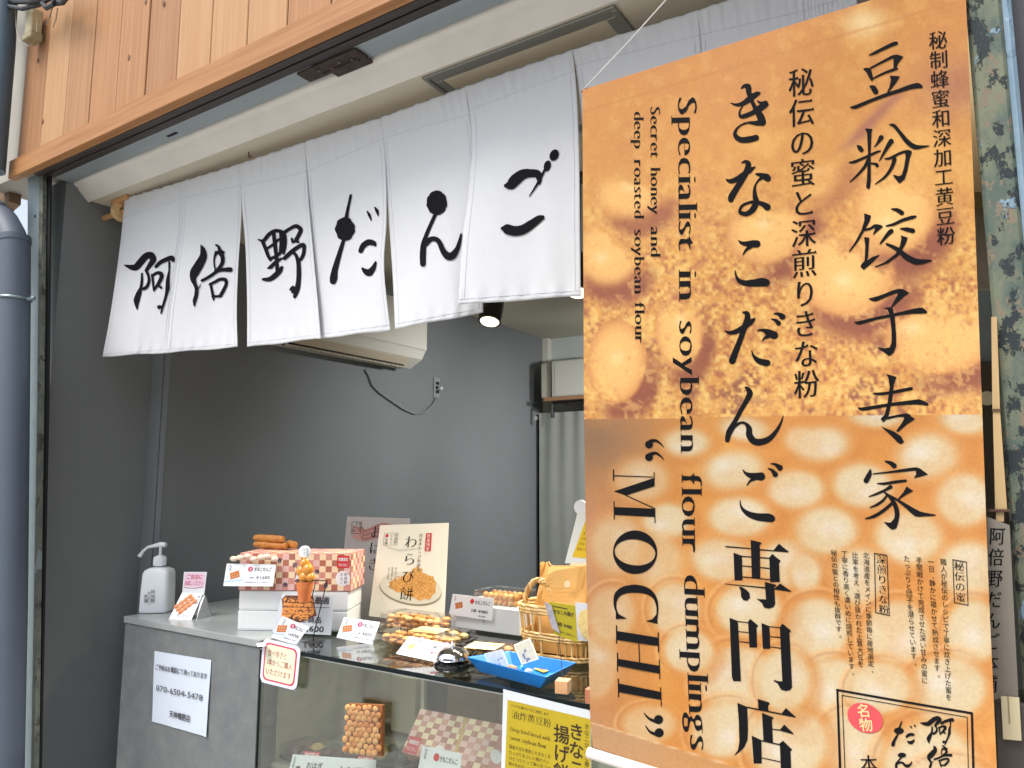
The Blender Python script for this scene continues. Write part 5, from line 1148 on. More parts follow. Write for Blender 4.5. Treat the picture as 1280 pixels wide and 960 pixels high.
# ------------------------------------------------------------------ skewer model in a wire stand
sk = thing('skewer_stand', 'black wire stand with a cup of glazed dumplings and a small round sign', 'display stand', tuple(PT(388, 799)))
Yk = PT(388, 800)[1]+0.012; M_wire = mat('black_wire', (22,20,22), 0.4)
def pk(x, y, dy=0): return PY(x, y, Yk+dy)
m = MB(); m.tube([pk(392, 806), pk(391.5, 796), pk(401, 758), pk(409, 726), pk(395, 725.5), pk(390, 746)], 0.0016, n=6); m.tube([pk(409, 726), pk(370, 724.5)], 0.0016, n=6)
kk_ = mpp(pk(388, 726)); cc = pk(380, 726); m.tube([(cc[0]+11*kk_*math.cos(a), cc[1]+11*kk_*math.sin(a), cc[2]) for a in [2*math.pi*i/20 for i in range(21)]], 0.0014, n=5)
m.box(tuple(pk(392, 802)), (0.05, 0.05, 0.002)); m.build('wire_frame', M_wire, sk)
m = MB(); b0 = pk(380.5, 752); m.lathe(tuple(b0), [(7*kk_, 0), (11*kk_, 25*kk_), (10.4*kk_, 25*kk_), (6.5*kk_, 2*kk_)], n=20); m.build('paper_cup', mat('orange_cup', (214,110,56), 0.5, rgb2=(226,134,74), scale=40), sk, smooth=True)
m = MB(); M_gz = mat('amber_glaze', (196,120,28), 0.18, rgb2=(226,156,52), scale=50, coat=0.8)
for (x, y, r) in ((381, 722, 8), (377, 714, 7), (385, 712, 7.5), (381, 704, 6.2), (379.5, 697, 3.6), (388, 722, 6)): m.ball(tuple(pk(x, y, 0.004*(x-381)/8)), r*kk_, n=10, sc=(1, 1, 1.12))
m.build('glazed_dumpling', M_gz, sk, smooth=True)
MB().tube([pk(381, 704), pk(381.3, 690)], 0.0012, n=5).build('skewer', M_wire, sk)
cc = pk(381.5, 689.5, -0.003); m = MB().lathe((0, 0, 0), [(7.4*kk_, 0), (7.4*kk_, 0.003)], n=28); m.v = [(cc[0]+x*math.cos(.45)-z*-math.sin(.45)*-1, cc[1]+x*math.sin(.45)-z*math.cos(.45), cc[2]+y) for x, y, z in m.v]; m.build('round_sign', M_card, sk)
cr = Card([(375,684),(388,684),(388,696),(375,696)], cc+nrm(0.45)*0.0035, 0.45); k = cr.ink(0.0); vtext(k, '阿倍野', cr.a*0.72, 0.12, 0.26, 'sans'); vtext(k, 'だんご', cr.a*0.42, 0.12, 0.26, 'sans'); k.build(M_txt, sk, 'lettering')
# ------------------------------------------------------------------ gift sign with dumpling picture
P0 = PT(415, 794); c = Card([(353,743),(417,744.5),(413.5,794),(340,790)], P0, 0.50, 0.06); sgn = thing('gift_sign', 'white sign with a tray of dumplings and 1,600 price behind the wire stand', 'sign', tuple(c.base)); c.board('board', mat('sign_pale', (216,222,230), 0.4), sgn)
k = c.ink(0.0001); k.poly([(0.02, 0.12), (0.10, 0.02), (c.a*0.6, 0.0+0.02), (c.a*0.72, 0.52), (c.a*0.45, 0.72), (0.22, 0.66)]); k.build(mat('print_tray', (120,70,50), 0.5), sgn, 'tray_picture')
RJ = lambda: random.uniform(-.025, .025)
a = c.ink(0.0003); b = c.ink(0.0004)
for j in range(5):
    for i in range(6-(j > 3)): blob(a, 0.15+j*0.015+i*0.145+RJ(), 0.15+j*0.11+RJ(), 0.08, 0.065, RJ()*30, jag=.2, seed=i+j*9)
    for i in range(6-(j > 3)): blob(b, 0.17+j*0.015+i*0.145+RJ(), 0.19+j*0.11+RJ(), 0.035, 0.016, RJ()*30, jag=.3, seed=i+j*7)
a.build(mat('print_orange', (222,134,62), 0.45, rgb2=(236,166,96), scale=120), sgn, 'food_picture'); b.build(M_dor, sgn, 'food_picture')
k = c.ink(0.0006); htext(k, 'お土産に最適', c.a*0.07, 0.21, 0.2, 'bold', w=c.a*0.86); htext(k, 'きなこ商品', c.a*0.2, 0.70, 0.17, 'bold', w=c.a*0.62); htext(k, '1,600', c.a*0.52, 0.93, 0.2, 'bold', w=c.a*0.36); k.stroke([(c.a*0.06, 0.33, 0.006), (c.a*0.94, 0.31, 0.006)]); k.build(M_txt, sgn, 'lettering')
# price cards at the front
price_card([(353,770),(386,784),(370,806.5),(339,797)], (355, 801), 0.35, 0.15, 'small price card tilted above the pink edged sign', '¥700', '4本')
price_card([(430,771.5),(475,777.5),(465.5,806),(420.5,797)], (443, 801), 0.45, 0.35, 'price card standing in front of the packed orange dumplings, right of the wire stand', '¥850', '5本')
# ------------------------------------------------------------------ hand lettered sign hanging at the case corner
P0 = np.array([0, YG-0.006, 0]); c = Card([(329,797.5),(376,809),(370.5,863.5),(324.5,852)], P0, 0.0); hs = thing('handwritten_sign', 'rounded sign with pink red border and red handwriting at the corner of the glass case', 'sign', tuple(c.base))
a_ = c.a; rnd = []
for (cx_, cy_, a0) in ((a_-0.16, 0.16, -90), (a_-0.16, 0.84, 0), (0.16, 0.84, 90), (0.16, 0.16, 180)):
    for i in range(5): t_ = math.radians(a0+i*22.5); rnd.append((cx_+0.16*math.cos(t_), cy_+0.16*math.sin(t_)))
MB().slab([c.f(x, y, -0.0004) for x, y in rnd], (0, 0.001, 0)).build('board', mat('sign_lilac', (226,222,238), 0.4), hs)
MB().slab([c.f(0.02, 0.9, -0.003), c.f(a_*0.99, 0.93, -0.003), c.f(a_*0.98, 1.03, -0.003), c.f(0.03, 1.02, -0.003)], (0, 0.002, 0)).build('clear_backing', mat('smoke_acrylic', (120,134,140), 0.2), hs)
k = c.ink(0.0); k.poly([(a_/2+(x-a_/2)*0.86, 0.5+(y-0.5)*0.86) for x, y in rnd]); k.build(mat('print_rose', (206,50,88), 0.5), hs, 'border')
k = c.ink(0.0002); k.poly([(a_/2+(x-a_/2)*0.79, 0.5+(y-0.5)*0.79) for x, y in rnd]); k.build(mat('print_pale_yellow', (226,226,196), 0.5), hs, 'ground')
k = c.ink(0.0004); htext(k, '食べ歩きと', a_*0.17, 0.36, 0.18, 'brush', w=a_*0.52); htext(k, '1本からご購入', a_*0.16, 0.56, 0.17, 'brush', w=a_*0.68); htext(k, 'いただけます', a_*0.14, 0.78, 0.17, 'brush', w=a_*0.70); k.build(mat('print_red_brown', (176,56,50), 0.5), hs, 'lettering')
tag(MB().slab([PT(320, 805, ZT+0.0006), PT(331, 803, ZT+0.0006), PT(333, 807.5, ZT+0.0006), PT(322, 809, ZT+0.0006)], (0, 0, 0.001)).build('tape_scrap', M_card), 'scrap of white tape at the counter corner above the handwritten sign', 'tape')
# ------------------------------------------------------------------ menu boards
M_ohg = mat('menu_grey', (176,172,168), 0.45)
P0 = PT(440, 772); c = Card([(434,645.5),(512,648),(503,775),(421,775)], P0, 0.35, 0.10); mb1 = thing('menu_board', 'grey menu board reading おはぎ, behind the cream board', 'menu board', tuple(c.base)); c.board('board', M_ohg, mb1, 0.003)
for i, m_ in enumerate((mat('print_rose_grey', (186,140,130), 0.5), mat('print_dusty', (160,110,104), 0.5))):
    k = c.ink(0.0001+i*0.0001)
    for j in range(3): k.stroke([(0.08+0.1*i, 0.10+j*0.045, 0.014-0.004*i), (0.22, 0.14+j*0.04, 0.02-0.006*i), (0.4, 0.07+j*0.05, 0.018-0.006*i), (0.6, 0.10+j*0.04, 0.012)])
    k.build(m_, mb1, 'food_picture')
k = c.ink(0.0006); vtext(k, 'おはぎ', c.a*0.50, 0.07, 0.14, 'mincho', 1.12); k.build(INK, mb1, 'lettering')
k = c.ink(0.0005); frame(k, rect(0.06, 0.05, 0.17, 0.17), 0.004); vtext(k, '阿倍野', 0.155, 0.055, 0.03, 'sans'); vtext(k, 'だんご', 0.12, 0.055, 0.03, 'sans'); vtext(k, '本舗', 0.085, 0.09, 0.03, 'sans'); k.build(M_txt, mb1, 'crest')
P0 = PT(510, 781); c = Card([(475,656.5),(561,653.5),(555,782.5),(461,770)], P0, 0.50, 0.12); mb2 = thing('menu_board', 'cream menu board reading わらび餅 with a plate of golden powdered sweets', 'menu board', tuple(c.base)); c.board('board', M_cream, mb2, 0.003)
A_ = c.a
k = c.ink(0.0); blob(k, A_*0.52, 0.675, A_*0.43, 0.165, 0.08, n=40, jag=0); k.build(mat('print_plate_edge', (150,146,120), 0.4), mb2, 'plate_picture')
k = c.ink(0.0002); blob(k, A_*0.52, 0.66, A_*0.425, 0.16, 0.08, n=40, jag=0); k.build(mat('print_plate_cream', (222,218,196), 0.4), mb2, 'plate_picture')
k = c.ink(0.0003); k.stroke([(A_*0.08, 0.22, 0.004), (A_*0.3, 0.275, 0.012), (A_*0.62, 0.25, 0.004)]); k.build(mat('print_bowl_grey', (212,210,196), 0.4), mb2, 'bowl_picture')
k = c.ink(0.0004); k.poly([(A_*.21,.67),(A_*.24,.65),(A_*.22,.62),(A_*.27,.60),(A_*.30,.575),(A_*.36,.58),(A_*.38,.55),(A_*.43,.545),(A_*.45,.51),(A_*.51,.505),(A_*.53,.47),(A_*.57,.455),(A_*.60,.435),(A_*.62,.465),(A_*.66,.46),(A_*.67,.505),(A_*.73,.515),(A_*.76,.53),(A_*.82,.53),(A_*.84,.57),(A_*.87,.60),(A_*.86,.65),(A_*.87,.69),(A_*.82,.72),(A_*.80,.765),(A_*.73,.76),(A_*.66,.785),(A_*.58,.76),(A_*.48,.75),(A_*.42,.72),(A_*.34,.72),(A_*.29,.695)]); k.build(mat('print_kinako', (188,116,34), 0.5, rgb2=(240,192,112), scale=170), mb2, 'food_picture')
k = c.ink(0.0005)
for i in range(60): x, y = random.gauss(.54, .13), random.gauss(.63, .045); blob(k, A_*x, y, A_*random.uniform(.008,.03), random.uniform(.004,.012), random.uniform(-.8,.8), n=7, jag=.4, seed=i) if ((x-.54)/.29)**2+((y-.63)/.11)**2 < 1 else None
k.build(mat('print_kinako_dark', (178,108,34), 0.5, rgb2=(226,176,96), scale=160), mb2, 'food_picture')
k = c.ink(0.0008); vtext(k, 'わらび餅', A_*0.475, 0.10, 0.145, 'mincho', 1.24); k.build(INK, mb2, 'lettering')
k = c.ink(0.0004); k.poly(rect(A_*.68, .10, A_*.765, .285)); k.build(M_red, mb2, 'red_label'); k = c.ink(0.0007); vtext(k, '数量限定', A_*.722, .108, .042, 'sans'); k.build(M_cream, mb2, 'label_lettering')
k = c.ink(0.0006); frame(k, rect(A_*.08, .09, A_*.28, .225), 0.003); vtext(k, '阿倍野', A_*.25, .10, .035, 'sans'); vtext(k, 'だんご', A_*.19, .10, .035, 'sans'); vtext(k, '本舗', A_*.12, .145, .035, 'sans')
vtext(k, '国産本わらび粉使用', A_*.61, .10, .042, 'mincho'); vtext(k, '香り高いきなこと', A_*.30, .46, .022, 'sans'); vtext(k, '特製黒蜜で召し上がれ', A_*.25, .46, .022, 'sans'); vtext(k, 'もちもち食感', A_*.20, .46, .022, 'sans'); k.build(mat('print_olive', (90,84,66), 0.5), mb2, 'small_print')
k = c.ink(0.0007); k.ell(A_*.12, .12, .018, .018); k.build(M_red, mb2, 'red_mark')
tag(MB().box(tuple(PT(458, 772)+np.array([0, 0.02, 0.055])), (0.025, 0.02, 0.11)).build('black_stand', mat('stand_black', (28,26,26), 0.4)), 'black display easel post between the gift box and the cream menu board', 'stand')
# ------------------------------------------------------------------ packed dumplings and trays
M_clr = glass('clear_plastic', (246,248,248), 0.10, 0.02); M_blk = mat('black_tray_plastic', (18,16,18), 0.15, coat=0.5)
M_dg = [mat('dumpling_a', (222,150,76), 0.5, rgb2=(238,184,116), scale=50, bump=0.3), mat('dumpling_b', (204,126,60), 0.45, rgb2=(226,160,90), scale=60, bump=0.3), mat('dumpling_c', (236,190,120), 0.5, rgb2=(224,160,90), scale=50, bump=0.3)]
def pack(px0, px1, py, h, d, yaw, label, rows, mats_, seed, z=ZT, lid=True, tray=M_blk, horizontal=True, grp=None, dome=1.0, name='dumpling_pack'):
    c, w = boxat(px0, px1, py, h, d, yaw, z); t = thing(name, label, 'food pack', (c[0], c[1], z), grp); r_ = random.Random(seed); cy, sy = math.cos(yaw), math.sin(yaw)
    def L(x, y, zz): return (c[0]+x*cy-y*sy, c[1]+x*sy+y*cy, z+zz)
    th = min(0.018, h*0.35)
    V = [L(-w/2*.9, -d/2*.86, 0.001), L(w/2*.9, -d/2*.86, 0.001), L(w/2*.9, d/2*.86, 0.001), L(-w/2*.9, d/2*.86, 0.001), L(-w/2, -d/2, th), L(w/2, -d/2, th), L(w/2, d/2, th), L(-w/2, d/2, th),
         L(-w/2*.96, -d/2*.95, th), L(w/2*.96, -d/2*.95, th), L(w/2*.96, d/2*.95, th), L(-w/2*.96, d/2*.95, th), L(-w/2*.88, -d/2*.84, 0.004), L(w/2*.88, -d/2*.84, 0.004), L(w/2*.88, d/2*.84, 0.004), L(-w/2*.88, d/2*.84, 0.004)]
    F = [(0,3,2,1), (12,13,14,15)]
    for i in range(4):
        j = (i+1) % 4; F += [(i, j, 4+j, 4+i), (4+i, 4+j, 8+j, 8+i), (8+i, 8+j, 12+j, 12+i)]
    MB().add(V, F).build('tray', tray, t)
    nl, nr, nk = rows; rr = w*0.84/(nr*2)
    pcs = [MB() for _ in mats_]
    for l in range(nl):
        zz = 0.006+(h-0.01)*(l+0.5)/nl
        for k in range(nk):
            yy = (k-(nk-1)/2)*d*0.8/nk
            for i in range(nr):
                xx = -w*0.42+rr*(2*i+1)
                o = MB().ball(L(xx+r_.uniform(-.35, .35)*rr, yy+r_.uniform(-.4, .4)*rr, zz+r_.uniform(-.12, .12)*rr), rr*r_.uniform(.9, 1.15), n=8, sc=(1, 0.95, min(1.0, (h-0.01)/nl/2/rr*1.05)))
                q = o.build('dumpling', mats_[r_.randrange(len(mats_))], t, smooth=True)
        if nk > 1 or nl > 1:
            pass
    if lid:
        hh = h*dome; m = MB(); P = []
        for s_, zz in ((1.0, th+0.0006), (0.93, th+0.004), (0.9, hh), (0.84, hh+0.003)): P += [L(-w/2*s_, -d/2*s_, zz), L(w/2*s_, -d/2*s_, zz), L(w/2*s_, d/2*s_, zz), L(-w/2*s_, d/2*s_, zz)]
        F = [(12,13,14,15)]
        for k in range(3):
            for i in range(4): F.append((k*4+i, k*4+(i+1) % 4, k*4+4+(i+1) % 4, k*4+4+i))
        m.add(P, F).build('clear_lid', M_clr, t)
    return t, L, w
pack(462, 553, 806, 0.034, 0.11, 0.0, 'clear pack of orange dumplings on the glass, behind the second price card', (2, 9, 2), M_dg, 5, tray=M_clr, grp=None)
pack(470, 548, 788, 0.052, 0.10, 0.0, 'taller clear pack of dumplings just in front of the cream menu board', (3, 8, 2), M_dg, 8, tray=M_clr)
def sample_tray(px0, px1, py, yaw, label, seed, n=5):
    t, L, w = pack(px0, px1, py, 0.030, 0.125, yaw, label, (1, n, 2), [mat('pale_mochi', (226,200,140), 0.5, rgb2=(212,170,104), scale=40, bump=0.2), M_dg[2]], seed, dome=0.9, name='sample_tray')
    m = MB(); m.add([L(-w*.38, -.045, .0305), L(w*.1, -.045, .0305), L(w*.1, .03, .0305), L(-w*.38, .03, .0305)], [(0,1,2,3)]); m.build('cream_label', mat('label_cream', (236,214,150), 0.45), t)
    k = Ink(lambda x, y, l: L(-w*.36+x*w*.44, .03-y*.07, .0309+l)); htext(k, 'わらび餅', 0.1, 0.5, 0.3, w=0.8); k.build(M_txt, t, 'lettering')
    return t
sample_tray(566, 648, 826, 0.22, 'black sample tray with clear lid behind the call bell', 3)
sample_tray(497, 572, 803, 0.12, 'black sample tray with clear lid behind the pink and white card', 6)
# white boxes with price card and clear pack on top, middle
c, w = boxat(563, 643, 794, 0, 0, 0.0, ZT)
c = np.array([c[0], max(c[1], 1.86)+0.03, 0]); xl = PY(562, 790, c[1])[0]; xr = PY(648, 790, c[1])[0]; kk_ = mpp(PY(600, 790, c[1])); w = xr-xl; hW = 30*kk_
wb = thing('white_pedestal_box', 'low white box carrying a clear pack, in the middle of the counter', 'box', ((xl+xr)/2, c[1], ZT))
MB().box(((xl+xr)/2, c[1]+0.09, ZT+hW/2+0.0005), (w, 0.17, hW), bev=0.0015).build('box_body', mat('white_carton'), wb); MB().box(((xl+xr)/2, c[1]+0.0038, ZT+hW*0.62), (0.002, 0.0015, hW*0.7)).build('fold_line', mat('fold_shade', (190,190,186), 0.6), wb)
zz = ZT+hW+0.0008
P0 = np.array([xl+0.05, c[1]-0.012, zz]); cd_ = Card([(566,742.5),(617.5,748),(614,776),(561,768)], P0, 0.05, 0.0)
t = thing('price_card', 'price card leaning on the low white box in the middle of the counter', 'price card', tuple(cd_.base))
cd_.board('card', M_card, t); sticks(cd_, t, cd_.a*0.2, 0.5, 0.28)
r = cd_.ink(0.0001); r.ell(cd_.a*0.5, 0.24, 0.115, 0.115); r.build(M_red, t, 'red_mark')
k = cd_.ink(0.0002); htext(k, 'きなこだんご', cd_.a*0.57, 0.34, 0.2, 'bold', w=cd_.a*0.37); htext(k, '3本 ¥480', cd_.a*0.5, 0.72, 0.19, 'bold', w=cd_.a*0.4); htext(k, '税込価格', cd_.a*0.7, 0.9, 0.09); vtext(k, '阿倍野', 0.2, 0.06, 0.08, 'sans'); k.build(M_txt, t, 'lettering')
xk = PY(614, 770, c[1]+0.05)[0]
tt = thing('dumpling_pack', 'clear pack of yellow dumplings lying on the low white box', 'food pack', (xk, c[1]+0.08, zz)); w2 = 0.135
for l in range(2):
    for i in range(7):
        for q in range(2): MB().ball((xk-0.02+0.0185*i, c[1]+0.05+0.05*q, zz+0.010+0.017*l), 0.0105, n=8).build('dumpling', M_dg[(i+l) % 3], tt, smooth=True)
MB().box((xk+0.035, c[1]+0.075, zz+0.023), (w2+0.02, 0.13, 0.044), bev=0.006).build('clear_lid', M_clr, tt)
# pink and white card leaning on the bell
P0 = PT(520, 826); c = Card([(512,795),(566,806),(552,829),(495,817)], P0, 0.35, math.radians(38)); t = thing('sweets_card', 'white card with pink blossoms and writing, leaning beside the call bell', 'price card', tuple(c.base)); c.board('card', M_card, t)
k = c.ink(0.0001); blob(k, c.a*.2, .5, .22, .24, 0, n=18, jag=.03); k.build(mat('print_plate'), t, 'plate_picture'); k = c.ink(0.0002); blob(k, c.a*.2, .5, .17, .16, 0, n=16); k.build(mat('print_kinako'), t, 'food_picture')
k = c.ink(0.0002)
for (x, y, r_) in ((.3,.06,.13),(.86,.1,.16),(.78,.22,.12),(.94,.26,.12)):
    for i in range(6): a_ = i*math.pi/3; k.ell(c.a*x+r_*.55*math.cos(a_), y+r_*.55*math.sin(a_), r_*.5, r_*.5, n=10)
k.build(mat('print_blossom', (236,130,150), 0.5, rgb2=(244,190,200), scale=90), t, 'blossom_picture')
k = c.ink(0.0004); htext(k, 'わらび餅', c.a*.42, .38, .2, 'bold', w=c.a*.3); htext(k, '抹茶・きなこ', c.a*.4, .6, .12, w=c.a*.36); k.build(M_txt, t, 'lettering'); k = c.ink(0.0004); htext(k, '¥500', c.a*.66, .66, .2, 'bold', w=c.a*.22); k.build(M_red, t, 'price_lettering')
# ------------------------------------------------------------------ call bell
cb = PT(560, 838); kk_ = mpp(cb); bl_ = thing('call_bell', 'chrome domed counter bell on a black base near the glass edge', 'bell', tuple(cb)); cb = cb+np.array([0, 0.018, 0.001])
MB().lathe(tuple(cb), [(22*kk_, 0), (24*kk_, 3*kk_), (24*kk_, 7*kk_), (17*kk_, 12*kk_), (8*kk_, 13*kk_)], n=36).build('base', mat('bell_black', (16,16,18), 0.08, coat=1.0), bl_, smooth=True)
dome = [(21*kk_*math.cos(t_)**0.9 if t_ > 0 else 21*kk_, 13*kk_+13*kk_*math.sin(t_)) for t_ in [math.pi/2*i/12*0.97 for i in range(13)]]
MB().lathe(tuple(cb), [(22*kk_, 12.2*kk_), (22.6*kk_, 12.6*kk_)]+dome, n=40).build('dome', mat('chrome', (235,235,238), 0.06, metal=1.0), bl_, smooth=True)
MB().lathe((cb[0], cb[1], cb[2]+26*kk_), [(2*kk_, 0), (2*kk_, 4*kk_), (3*kk_, 5*kk_), (2*kk_, 6.5*kk_)], n=14).build('plunger', mat('chrome'), bl_, smooth=True)
# ------------------------------------------------------------------ blue tray with coins cards
zt = ZT+0.002; q = [PZ(583, 821, ZT+0.034), PZ(683, 846.5, ZT+0.034), PZ(721, 828, ZT+0.034), PZ(635, 813.5, ZT+0.034)]
bt_ = thing('blue_tray', 'bright blue plastic tray with small cards at the front of the glass top', 'tray', tuple(PT(655, 850)))
cq = sum(q)/4; b4 = [cq+(p-cq)*0.76 for p in q]; b4 = [np.array([p[0], p[1], zt]) for p in b4]
def rim(p, s, dz=0): return cq+(p-cq)*s+np.array([0, 0, dz])
V = [tuple(p) for p in b4]+[tuple(p) for p in q]+[tuple(rim(p, 0.955)) for p in q]+[tuple(cq+(np.array([p[0], p[1], 0])-np.array([cq[0], cq[1], 0]))*0.74+np.array([0, 0, zt+0.003-cq[2]])) for p in q]
F = [(0,3,2,1), (12,13,14,15)]
for i in range(4):
    j = (i+1) % 4; F += [(i, j, 4+j, 4+i), (4+i, 4+j, 8+j, 8+i), (8+i, 8+j, 12+j, 12+i)]
o = MB().add(V, F).build('tray_body', mat('bright_blue_plastic', (16,122,206), 0.28), bt_, smooth=True); bv = o.modifiers.new('round', 'BEVEL'); bv.width = 0.006; bv.segments = 3
# contents
zc = ZT+0.006
e_ = q[1]-q[0]; yT = math.atan2(e_[1], e_[0])
def mini(corners, inn, yaw, tilt, label, m, name='small_card', pic=None, ptxt=None):
    P_0 = (q[0]+q[1])/2+np.array([-math.sin(yT), math.cos(yT), 0])*inn; P_0[2] = zc; c = Card(corners, P_0, yT, tilt); base = (int(inn*1000), 0); t = thing(name, label, 'card', tuple(c.base)); c.board('card', m, t)
    k = c.ink(0.0001); k.poly(rect(0.06*c.a, 0.06, 0.94*c.a, 0.94)); k.build(pic or M_ltb, t, 'picture')
    k = c.ink(0.0003); r_ = random.Random(int(base[0]))
    if ptxt: htext(k, ptxt, 0.12*c.a, 0.55, 0.3, w=0.7*c.a)
    for i in range(5): blob(k, c.a*r_.uniform(.25, .8), r_.uniform(.45, .9), .1, .06, r_.random()*3)
    k.build(mat('print_slate', (110,122,150), 0.5), t, 'picture_detail'); return t
mini([(605,817),(628,811.5),(636,832),(611,833)], 0.022, 0.3, 0.1, 'small pale blue card leaning at the left inside the blue tray', mat('card_white_blue', (214,218,232), 0.5), pic=mat('print_lilac', (170,180,214), 0.5, rgb2=(210,216,234), scale=70))
mini([(642,806),(662,797.5),(673,824),(652,831)], 0.040, 0.3, 0.1, 'small pale beige picture card standing in the middle of the blue tray', M_cream, pic=mat('print_grey_beige', (190,190,176), 0.5, rgb2=(220,206,176), scale=60))
def flatc(pts, label, m, s, m2):
    P = [PT(x, y, zc+0.002) for x, y in pts]; t = thing('flat_card', label, 'card', tuple(P[0])); MB().slab(P, (0, 0, 0.0012)).build('card', m, t)
    k = Ink(lambda x, y, l: tuple(P[0]*(1-x)*(1-y)+P[1]*x*(1-y)+P[2]*x*y+P[3]*(1-x)*y+np.array([0, 0, 0.0016+l]))); htext(k, s, 0.1, 0.75, 0.6, 'bold', w=0.8); k.build(m2, t, 'lettering')
flatc([(667,836),(676,834),(690,837),(680,841)], 'orange yellow card lying flat in the blue tray', mat('card_orange', (240,180,50), 0.5), 'お釣り', M_red)
c = Card([(668,824),(678,821),(680,832),(668,834)], PT(674, 833, zc), 0.2, 0.1); t = thing('pink_tag', 'pink red tag with white writing standing in the blue tray', 'tag', tuple(c.base)); c.board('card', mat('tag_pink', (226,50,96), 0.5), t); k = c.ink(0.0002); htext(k, 'お得', 0.1*c.a, 0.7, 0.5, 'bold', w=0.8*c.a); k.build(M_card, t, 'lettering')
p = PT(640, 836, zc+0.006); tag(MB().ball(tuple(p), 0.011, n=12, sc=(1.5, 0.9, 0.8)).build('orange_sweet', mat('sweet_orange', (214,140,80), 0.4), None, smooth=True), 'small orange wrapped sweet at the left of the tray floor', 'sweet')
p = PT(652, 838, zc+0.006); tag(MB().ball(tuple(p), 0.012, n=12).build('blue_ball', mat('ball_blue', (30,140,206), 0.25), None, smooth=True), 'small round blue sweet in the middle of the tray floor', 'sweet')
p = PT(661, 840, zc+0.005); tag(MB().ball(tuple(p), 0.010, n=12, sc=(1.1,1,.8)).build('white_sweet', mat('ball_white', (228,228,240), 0.3), None, smooth=True), 'small white sweet beside the blue one in the tray', 'sweet')
# ------------------------------------------------------------------ wicker basket and paper bag
M_wk = [mat('wicker_a', (206,172,108), 0.55, var=0.15, scale=40), mat('wicker_b', (224,194,136), 0.55, var=0.15, scale=40), mat('wicker_c', (182,142,84), 0.55, var=0.15, scale=40)]
bc = PT(690, 826); bc = bc+np.array([0, 0.06, 0]); kb = mpp(bc)
bs = thing('wicker_basket', 'pale wicker basket with a twisted hoop handle, partly behind the banner', 'basket', tuple(bc)); bw, bd = 0.105, 0.075
hB = 62*kb
def bp(a, z, s=1.0): e = 0.6; ca, sa = math.cos(a), math.sin(a); return (bc[0]+bw*s*math.copysign(abs(ca)**e, ca), bc[1]+bd*s*math.copysign(abs(sa)**e, sa), ZT+z)
for i in range(34):
    a = 2*math.pi*i/34; z0_ = 0.006; MB().tube([bp(a, z0_, 0.93), bp(a, hB*0.5, 0.98), bp(a, hB*0.98, 1.04)], 0.0027, n=6).build('stake', M_wk[i % 3], bs, smooth=True)
for j, (z, s, r_) in enumerate([(0.006, .95, .004), (0.013, .955, .0034), (hB*.40, .985, .0036), (hB*.40+.007, .99, .0036), (hB*.40+.014, .992, .0034), (hB*.9, 1.04, .004), (hB*.9+.008, 1.045, .004), (hB*.9+.016, 1.05, .0042)]):
    for ph in (0, 1):
        pts = []
        for i in range(103): a = 2*math.pi*i/102; w_ = 0.0026*math.sin(17*a+ph*math.pi); pts.append(bp(a, z+0.001*math.cos(17*a+ph*math.pi), s+w_/bw))
        MB().tube(pts, r_*0.8, n=6, cap=False).build('weaver', M_wk[(j+ph) % 3], bs, smooth=True)
hx = bc[0]-bw*0.93
for ph in range(3):
    pts = []
    for i in range(61):
        t_ = math.pi*(-0.08+1.16*i/60); c_ = np.array([bc[0]-bw*0.55-0.046*math.cos(t_)+0.0, bc[1]-bd*0.3, ZT+hB*0.93+0.071*math.sin(t_)]); q_ = t_*9+ph*2.09
        c_ = c_+np.array([-math.cos(t_)*math.cos(q_)*0.0042, math.sin(q_)*0.0042, math.sin(t_)*math.cos(q_)*0.0042]); pts.append(c_)
    MB().tube(pts, 0.0042, n=7).build('handle', M_wk[ph], bs, smooth=True)
MB().box((bc[0], bc[1], ZT+0.004), (bw*1.6, bd*1.5, 0.006)).build('base', M_wk[2], bs)
# paper bag
gx = PY(712, 760, bc[1]+0.01); kg = mpp(gx); bagw = 0.16; bagd = 0.07; z0 = ZT+0.012; z1_ = PY(705, 706, bc[1])[2]
bg_ = thing('paper_bag', 'creased kraft paper bag standing in the wicker basket, partly behind the banner', 'paper bag', (gx[0], gx[1], z0))
nxg, nyg = 26, 22; xl = PY(673, 760, bc[1])[0]; P = np.zeros((nyg, nxg*2, 3)); r_ = np.random.RandomState(4)
for j in range(nyg):
    v = j/(nyg-1); z = z0+(z1_-z0)*v
    for i in range(nxg*2):
        a = 2*math.pi*i/(nxg*2-1); e = 0.3; ca, sa = math.cos(a), math.sin(a); x = bagw/2*math.copysign(abs(ca)**e, ca); y = bagd/2*math.copysign(abs(sa)**e, sa)*(1-0.75*max(0, v-0.55)/0.45)
        cr = 0.012*(abs(((i*0.27+v*2.3) % 2)-1)-0.5)+0.012*(abs(((v*2.6-i*0.17) % 2)-1)-0.5)*(0.3+v)
        P[j, i] = (xl+bagw/2+x*(1-0.03*v)+0.02*(1-v)*0+0.012*v, bc[1]+y-cr, z+0.004*math.sin(i*0.8)*v)
grid_obj('bag_paper', P, mat('kraft_paper', (222,172,96), 0.6, var=0.06, scale=8, bump=0.3, bscale=20), bg_, thick=0.0012, smooth=False)
c = Card([(702,722),(716,720),(717,738),(703,740)], np.array([0, bc[1]-bagd/2-0.012, 0]), 0.0); k = c.ink(0.001); k.ell(c.a*.5, .5, .25, .25); k.build(mat('print_pale', (240,216,170), 0.5), bg_, 'printed_mark')
